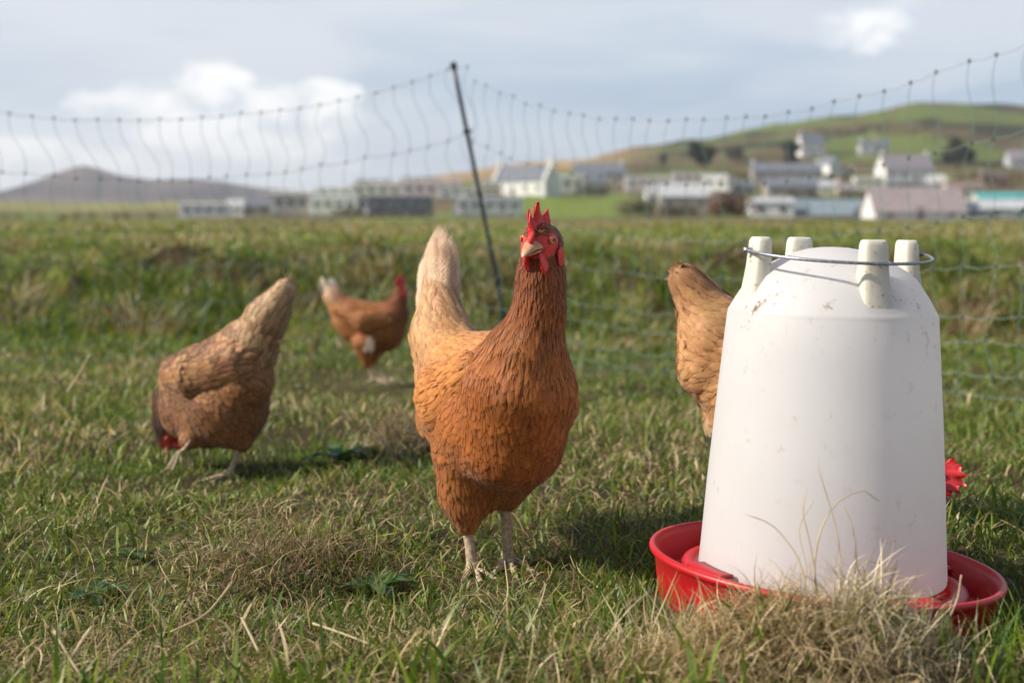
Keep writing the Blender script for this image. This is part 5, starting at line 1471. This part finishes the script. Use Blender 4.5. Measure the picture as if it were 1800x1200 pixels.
VILLAGE = [
    ('caravan', 318, 402, 358, 386, 250, 'white', 'white', 'small white caravan standing alone at the left end of the village', 0.1, 4),
    ('shed', 402, 430, 351, 379, 255, 'white', 'light', 'white box shed just right of the leftmost white caravan', 0.0, 1),
    ('shed', 430, 476, 351, 378, 262, 'stone', 'slate', 'grey stone shed between the white box shed and the pinkish caravan', 0.0, 2),
    ('caravan', 476, 546, 338, 380, 258, 'pinkish', 'white', 'tall pinkish white caravan with a bright end wall', 0.15, 3),
    ('caravan', 546, 632, 346, 379, 262, 'green', 'light', 'grey green caravan left of the long dark building', -0.1, 4),
    ('caravan', 634, 760, 345, 380, 250, 'dark', 'slate', 'long dark grey lodge with a slate coloured roof', 0.05, 6),
    ('caravan', 618, 706, 322, 352, 330, 'cream', 'white', 'cream caravan above and behind the long dark lodge', 0.1, 4),
    ('caravan', 704, 812, 318, 352, 335, 'pinkish', 'white', 'long pale caravan on the slope left of the post', 0.0, 5),
    ('caravan', 798, 920, 347, 380, 240, 'grey', 'light', 'grey white caravan at the foot of the post, below the white house', 0.0, 5),
    ('caravan', 832, 880, 320, 347, 320, 'cream', 'light', 'pale green cream caravan against the left end of the white gabled house', 0.0, 3),
    ('caravan', 982, 1026, 309, 343, 325, 'cream', 'white', 'cream caravan immediately right of the white gabled house', 0.1, 2),
    ('house', 1010, 1095, 288, 328, 390, 'stone', 'slate', 'grey roofed stone house behind the cream caravan', 0.0, 4, 2),
    ('house', 1020, 1062, 306, 340, 350, 'warm', 'slate', 'low house with a grey roof in front of the stone house', 0.1, 2, 0),
    ('caravan', 1098, 1178, 311, 339, 345, 'pinkish', 'white', 'pale pink caravan in the middle of the village behind bushes', 0.0, 4),
    ('shed', 1134, 1160, 325, 362, 290, 'white', 'white', 'small white hut at the left of the stone coloured chalet', 0.2, 1),
    ('house', 1158, 1242, 324, 374, 285, 'stone', 'light', 'stone coloured chalet with a light roof in the village centre', 0.0, 3, 0),
    ('caravan', 1237, 1280, 307, 341, 320, 'white', 'white', 'bright white caravan right of the stone coloured chalet', -0.3, 2),
    ('house', 1320, 1440, 288, 322, 370, 'stone', 'slate', 'dark slate roofed terrace with a white chimney at each end', 0.0, 5, 2),
    ('house', 1344, 1432, 313, 350, 320, 'stone', 'slate', 'dark stone barn below the slate roofed terrace', 0.0, 3, 0),
    ('house', 1446, 1470, 276, 306, 380, 'white', 'slate', 'narrow white gable end right of the slate roofed terrace', 0.3, 1, 0, 0.42, 8, True),
    ('house', 1436, 1476, 318, 342, 330, 'cream', 'light', 'cream house below the narrow white gable end', 0.0, 2, 0),
    ('caravan', 1500, 1550, 311, 337, 330, 'cream', 'white', 'cream yellow caravan left below the big white house', 0.0, 3),
    ('house', 1545, 1632, 273, 322, 350, 'white', 'purple', 'large white house with a purple slate roof and two chimneys', 0.12, 4, 2, 0.5),
    ('house', 1316, 1390, 349, 387, 225, 'white', 'light', 'white bungalow with two dark windows right of the brown bushes', 0.0, 2, 0, 0.2, None, False, False),
    ('shed', 1388, 1420, 350, 386, 228, 'blue', 'blue', 'blue grey lean-to beside the white bungalow', 0.0, 1),
    ('house', 1416, 1524, 352, 388, 228, 'grey', 'blue', 'long low barn with a blue grey roof', 0.0, 2, 0, 0.7),
    ('house', 1526, 1684, 331, 388, 225, 'white', 'mauve', 'big barn with a broad mauve brown roof', 0.0, 3, 0, 0.72),
    ('shed', 1676, 1800, 352, 389, 228, 'grey', 'light', 'long shed with a pale grey roof at the right edge', 0.0, 3),
    ('shed', 1712, 1806, 340, 362, 260, 'warm', 'teal', 'building with a turquoise roof behind the pale grey shed', 0.0, 2),
    ('shed', 1630, 1660, 308, 338, 320, 'white', 'white', 'rounded white hut right of the large white house', 0.0, 1),
    ('house', 1660, 1722, 319, 347, 320, 'cream', 'brown', 'cream cottage with a brown roof above the turquoise roof', 0.0, 3, 1),
    ('house', 1403, 1446, 236, 274, 560, 'white', 'slate', 'white farmhouse up on the hillside with a grey roof', 0.2, 3, 1),
    ('house', 1510, 1536, 248, 272, 590, 'white', 'slate', 'small white cottage on the green hillside, left one of two', 0.0, 2, 1),
    ('house', 1536, 1562, 247, 270, 600, 'warm', 'slate', 'small buff cottage on the green hillside, right one of two', 0.0, 2, 1),
    ('house', 1062, 1100, 296, 318, 420, 'cream', 'slate', 'small cream cottage between the stone house and the pale pink caravan', 0.1, 2, 1),
    ('caravan', 1180, 1236, 305, 325, 380, 'pinkish', 'white', 'pale caravan directly above the stone coloured chalet', 0.0, 3),
    ('caravan', 1242, 1300, 343, 362, 290, 'green', 'light', 'green grey caravan half hidden by the reddish thicket', 0.0, 2),
    ('shed', 1318, 1338, 296, 318, 330, 'white', 'white', 'little white shed at the left foot of the slate roofed terrace', 0.0, 1),
    ('house', 1286, 1322, 318, 340, 330, 'grey', 'slate', 'small grey cottage left of the dark stone barn', 0.1, 2, 1),
    ('house', 1470, 1502, 322, 346, 300, 'warm', 'mauve', 'buff cottage between the cream house and the cream yellow caravan', 0.0, 2, 1),
    ('caravan', 1552, 1606, 318, 336, 310, 'grey', 'light', 'light grey caravan in front of the large white house', 0.0, 3),
    ('house', 1722, 1768, 304, 328, 360, 'pinkish', 'slate', 'pinkish cottage beyond the cream cottage with the brown roof', 0.0, 2, 1),
    ('shed', 1606, 1632, 322, 340, 300, 'dark', 'slate', 'dark garage between the light grey caravan and the rounded white hut', 0.0, 1),
    ('house', 1470, 1500, 290, 308, 420, 'cream', 'brown', 'cream bungalow with a brown roof below the small hillside cottages', 0.0, 2, 0),
    ('caravan', 556, 620, 330, 349, 330, 'white', 'white', 'white caravan far back above the grey green caravan', 0.0, 3),
    ('caravan', 770, 836, 332, 350, 300, 'green', 'light', 'dull green caravan behind the post', 0.0, 3),
    ('house', 1770, 1830, 264, 294, 420, 'grey', 'purple', 'grey roofed house cut by the right edge of the view', 0.0, 2, 0, 0.6),
]
for v in VILLAGE: building(*v[:9], **dict(zip(('yaw', 'wins', 'chim', 'rise', 'depth', 'gable', 'door'), v[9:])))
# the white gabled house with its raised parapet gables
def gabled_house():
    D = 330; s = D / F; root = empty('house', P(925, 346, D), label='white gabled house with raised white gable ends and a grey slate roof', cat='house')
    root['_o'] = [0.0, 0.0, 0.0]; root.rotation_euler = (0, 0, math.radians(-32))
    L = 105 * s * 0.98; W = 6.6; H = 6.9; we = 3.6
    def part(name, V, Fc, m, par=None): return mkmesh(name, V, Fc, m, par or root, origin=np.zeros(3), smooth=False)
    x = L / 2; y = W / 2
    V = np.array([(-x, -y, -0.7), (x, -y, -0.7), (x, y, -0.7), (-x, y, -0.7), (-x, -y, we), (x, -y, we), (x, y, we), (-x, y, we), (-x, 0, H - .1), (x, 0, H - .1)])
    wl = part('wall', V, [(0, 1, 5, 4), (2, 3, 7, 6), (1, 2, 6, 9, 5), (3, 0, 4, 8, 7), (4, 5, 9, 8), (6, 7, 8, 9)], WM['white'])
    def slab(sg):
        o = 0.2; p = [(-x + .2, 0, H), (-x + .2, sg * (y + o), we - .2), (x - .2, sg * (y + o), we - .2), (x - .2, 0, H)]
        return np.array(p + [(q[0], q[1], q[2] + .16) for q in p]), [(0, 1, 2, 3), (7, 6, 5, 4), (0, 4, 5, 1), (1, 5, 6, 2), (2, 6, 7, 3), (3, 7, 4, 0)]
    V, Fc = join([slab(-1), slab(1)]); rf = part('roof', V, Fc, RM['slate'])
    for sg in (-1, 1):
        cx = sg * (x - 0.02); V = []
        for dx in (-0.28, 0.28):
            V += [(cx + dx, -y - .3, -2), (cx + dx, y + .3, -2), (cx + dx, y + .3, we + .35), (cx + dx, 0, H + .75), (cx + dx, -y - .3, we + .35)]
        part('gable', np.array(V), [(0, 4, 3, 2, 1), (5, 6, 7, 8, 9), (0, 1, 6, 5), (1, 2, 7, 6), (2, 3, 8, 7), (3, 4, 9, 8), (4, 0, 5, 9)], WM['white'])
        V, Fc = box(cx, 0, H + 1.0, 0.9, 1.1, 1.5); part('chimney', V, Fc, WM['white'], rf)
    for k in range(4):
        cx = -x + L * (k + .5) / 4
        if k == 1:
            V, Fc = box(cx, -y - .02, 1.0, .95, .08, 2.1); part('door', V, Fc, M_DOOR); continue
        V, Fc = box(cx, -y - .02, 2.0, 1.0, .08, 1.2); wn = part('window', V, Fc, M_FRAME, wl)
        V, Fc = box(cx, -y - .065, 2.0, .86, .02, 1.04); part('pane', V, Fc, M_GLASS, wn)
gabled_house()

# ------------------------------------------------------------------ trees, bushes and hedges far off
M_BARK = simple('bark', (0.09, 0.07, 0.05), 0.9, 3.0, 0.3)
def tree(name, px, pyt, pyb, wpx, D, col, label, cat, trunk=True, seed=0, group=None, n=2000):
    rng = np.random.default_rng(seed + 100)
    D = hit_distance(px, pyb, D)
    s = D / F; base = P(px, pyb, D); H = (pyb - pyt) * s; W = wpx * s
    root = empty(name, base, label=label, cat=cat); 
    if group: root['group'] = group
    if trunk:
        T = [tube([base + np.array([0, 0, -0.5]), base + np.array([0.03 * W, 0, H * 0.25]), base + np.array([-0.02 * W, 0, H * 0.55])], [0.035 * H, 0.025 * H, 0.012 * H], 8)]
        for k in range(5):
            a = rng.uniform(0, 6.28); T.append(tube([base + np.array([0, 0, H * rng.uniform(0.2, 0.4)]), base + np.array([math.cos(a) * W * 0.3, math.sin(a) * W * 0.3, H * rng.uniform(0.55, 0.8)])], [0.014 * H, 0.004 * H], 6))
        mkmesh('trunk', *join(T), M_BARK, root)
    K = 10 if not trunk else 14
    cc = []
    for k in range(K):
        a = rng.uniform(0, 6.28); r = rng.uniform(0, 0.36) * W; z = H * (rng.uniform(0.36, 0.84) if trunk else rng.uniform(0.2, 0.72))
        cc.append((math.cos(a) * r, math.sin(a) * r * 0.8, z, rng.uniform(0.10, 0.20) * min(H, W) + 0.05 * W))
    if not trunk: cc = [((k / (K - 1) - 0.5) * W * 0.85, rng.uniform(-0.1, 0.1) * W, H * rng.uniform(0.3, 0.55), H * rng.uniform(0.3, 0.5)) for k in range(K)]
    cc = np.array(cc); pick = rng.integers(0, K, n)
    d = nrm(rng.normal(0, 1, (n, 3))); rad = cc[pick, 3] * rng.uniform(0.55, 1.08, n)
    p = base + cc[pick, :3] + d * rad[:, None]
    sz = (0.055 if trunk else 0.07) * min(H, W) * rng.uniform(0.6, 1.4, n)
    t1 = nrm(np.cross(d, rng.normal(0, 1, (n, 3)))); t2 = nrm(np.cross(d, t1) + d * 0.4 * rng.normal(0, 1, (n, 1)))
    V = np.stack([p - t1 * sz[:, None], p + t2 * sz[:, None] * 0.6, p + t1 * sz[:, None], p - t2 * sz[:, None] * 0.6], 1).reshape(-1, 3)
    Fq = np.arange(4 * n).reshape(-1, 4)
    C = np.repeat(np.array(col)[None, :] * rng.uniform(0.6, 1.4, (n, 1)), 4, 0)
    mkmesh('crown' if trunk else 'foliage', V, Fq, M_CROWN, root, col=C, smooth=False)
DG = (0.028, 0.030, 0.018); BRN = (0.13, 0.085, 0.055); RB = (0.17, 0.095, 0.065); OG = (0.10, 0.105, 0.05)
for k, (px, t, b, w, D, c, lab) in enumerate([
    (1237, 246, 304, 52, 480, DG, 'dark round tree on the hillside above the village centre'),
    (1393, 244, 300, 40, 500, DG, 'dark bare crowned tree just left of the hillside farmhouse'),
    (1682, 244, 300, 62, 420, DG, 'broad dark tree right of the large white house'),
    (1165, 268, 292, 34, 560, (0.07, 0.075, 0.04), 'small olive tree among hedges left of the dark round tree'),
    (1290, 258, 286, 44, 560, (0.08, 0.08, 0.045), 'low olive tree right of the dark round tree')]):
    tree('tree', px, t, b, w, D, c, lab, 'tree', True, k)
for k, (px, t, b, w, D, c, lab) in enumerate([
    (120, 368, 392, 330, 200, (0.11, 0.085, 0.05), 'low brown hedge along the left edge of the village'),
    (610, 360, 384, 50, 235, BRN, 'brown bush left of the long dark lodge'),
    (700, 366, 392, 130, 200, BRN, 'scrubby brown thicket below the long dark lodge'),
    (655, 310, 330, 60, 420, OG, 'olive scrub on the skyline above the cream caravan'),
    (740, 306, 326, 70, 430, BRN, 'brown scrub on the skyline left of the post'),
    (868, 335, 350, 34, 300, BRN, 'brown bush by the left corner of the white gabled house'),
    (1040, 322, 346, 60, 315, (0.05, 0.055, 0.04), 'dark bush in front of the grey roofed stone house'),
    (1120, 340, 382, 60, 255, (0.15, 0.12, 0.08), 'pale brown bush at the end of the green paddock'),
    (1100, 300, 318, 70, 420, (0.12, 0.09, 0.05), 'brown hedge behind the pale pink caravan'),
    (1195, 352, 388, 70, 245, (0.11, 0.09, 0.06), 'bush below the stone coloured chalet'),
    (1282, 326, 388, 64, 240, RB, 'reddish brown thicket left of the white bungalow'),
    (1290, 296, 322, 70, 400, RB, 'red brown scrub above the bright white caravan'),
    (1410, 330, 356, 60, 300, (0.09, 0.08, 0.05), 'bush between the stone barn and the lean-to'),
    (1500, 330, 356, 70, 280, (0.12, 0.10, 0.06), 'bush above the blue grey barn roof'),
    (1480, 222, 238, 100, 700, (0.07, 0.05, 0.035), 'dark hedge crossing the upper hillside'),
    (1590, 222, 236, 110, 720, (0.06, 0.05, 0.035), 'dark hedge on the upper hillside, right of the other'),
    (1740, 292, 330, 130, 360, RB, 'large red brown thicket at the right edge of the village'),
    (1600, 320, 345, 60, 290, BRN, 'brown bush in front of the large white house'),
    (980, 376, 394, 150, 180, (0.045, 0.045, 0.035), 'low dark hedge along the near side of the green paddock'),
    (1140, 286, 300, 120, 520, (0.06, 0.05, 0.03), 'long dark hedge on the slope behind the small cream cottage'),
    (1340, 268, 284, 110, 560, (0.06, 0.05, 0.03), 'dark hedge left of the hillside farmhouse'),
    (1500, 262, 276, 90, 560, (0.07, 0.055, 0.035), 'hedge just below the small hillside cottages'),
    (1700, 236, 250, 160, 640, (0.06, 0.055, 0.03), 'dark hedge across the hillside above the broad dark tree'),
    (960, 290, 306, 140, 500, (0.12, 0.085, 0.05), 'brown hedge on the ridge behind the white gabled house'),
    (1440, 350, 372, 60, 236, (0.09, 0.075, 0.04), 'brown shrub behind the roof of the blue grey lean-to'),
    (1480, 300, 318, 60, 400, BRN, 'brown hedge right of the narrow white gable end')]):
    tree('bush', px, t, b, w, D, c, lab, 'bush', False, 40 + k, n=700)

# ------------------------------------------------------------------ haze
def haze():
    V, Fc = box(0, 2400, 60, 16000, 9400, 150)
    V = V.copy(); V[:, 2] = np.where(V[:, 2] < 0, -12, 190); 
    m = bpy.data.materials.new('haze_air'); m.use_nodes = True; t = m.node_tree; t.nodes.clear()
    v = nd(t, 'ShaderNodeVolumePrincipled'); v.inputs['Color'].default_value = (0.80, 0.87, 0.97, 1); v.inputs['Density'].default_value = 0.00016; v.inputs['Anisotropy'].default_value = 0.1
    o = nd(t, 'ShaderNodeOutputMaterial'); t.links.new(v.outputs[0], o.inputs['Volume'])
    ob = mkmesh('haze', V, Fc, m, smooth=False); tag(ob, kind='stuff', label='thin pale haze in the distance', cat='haze')
haze()
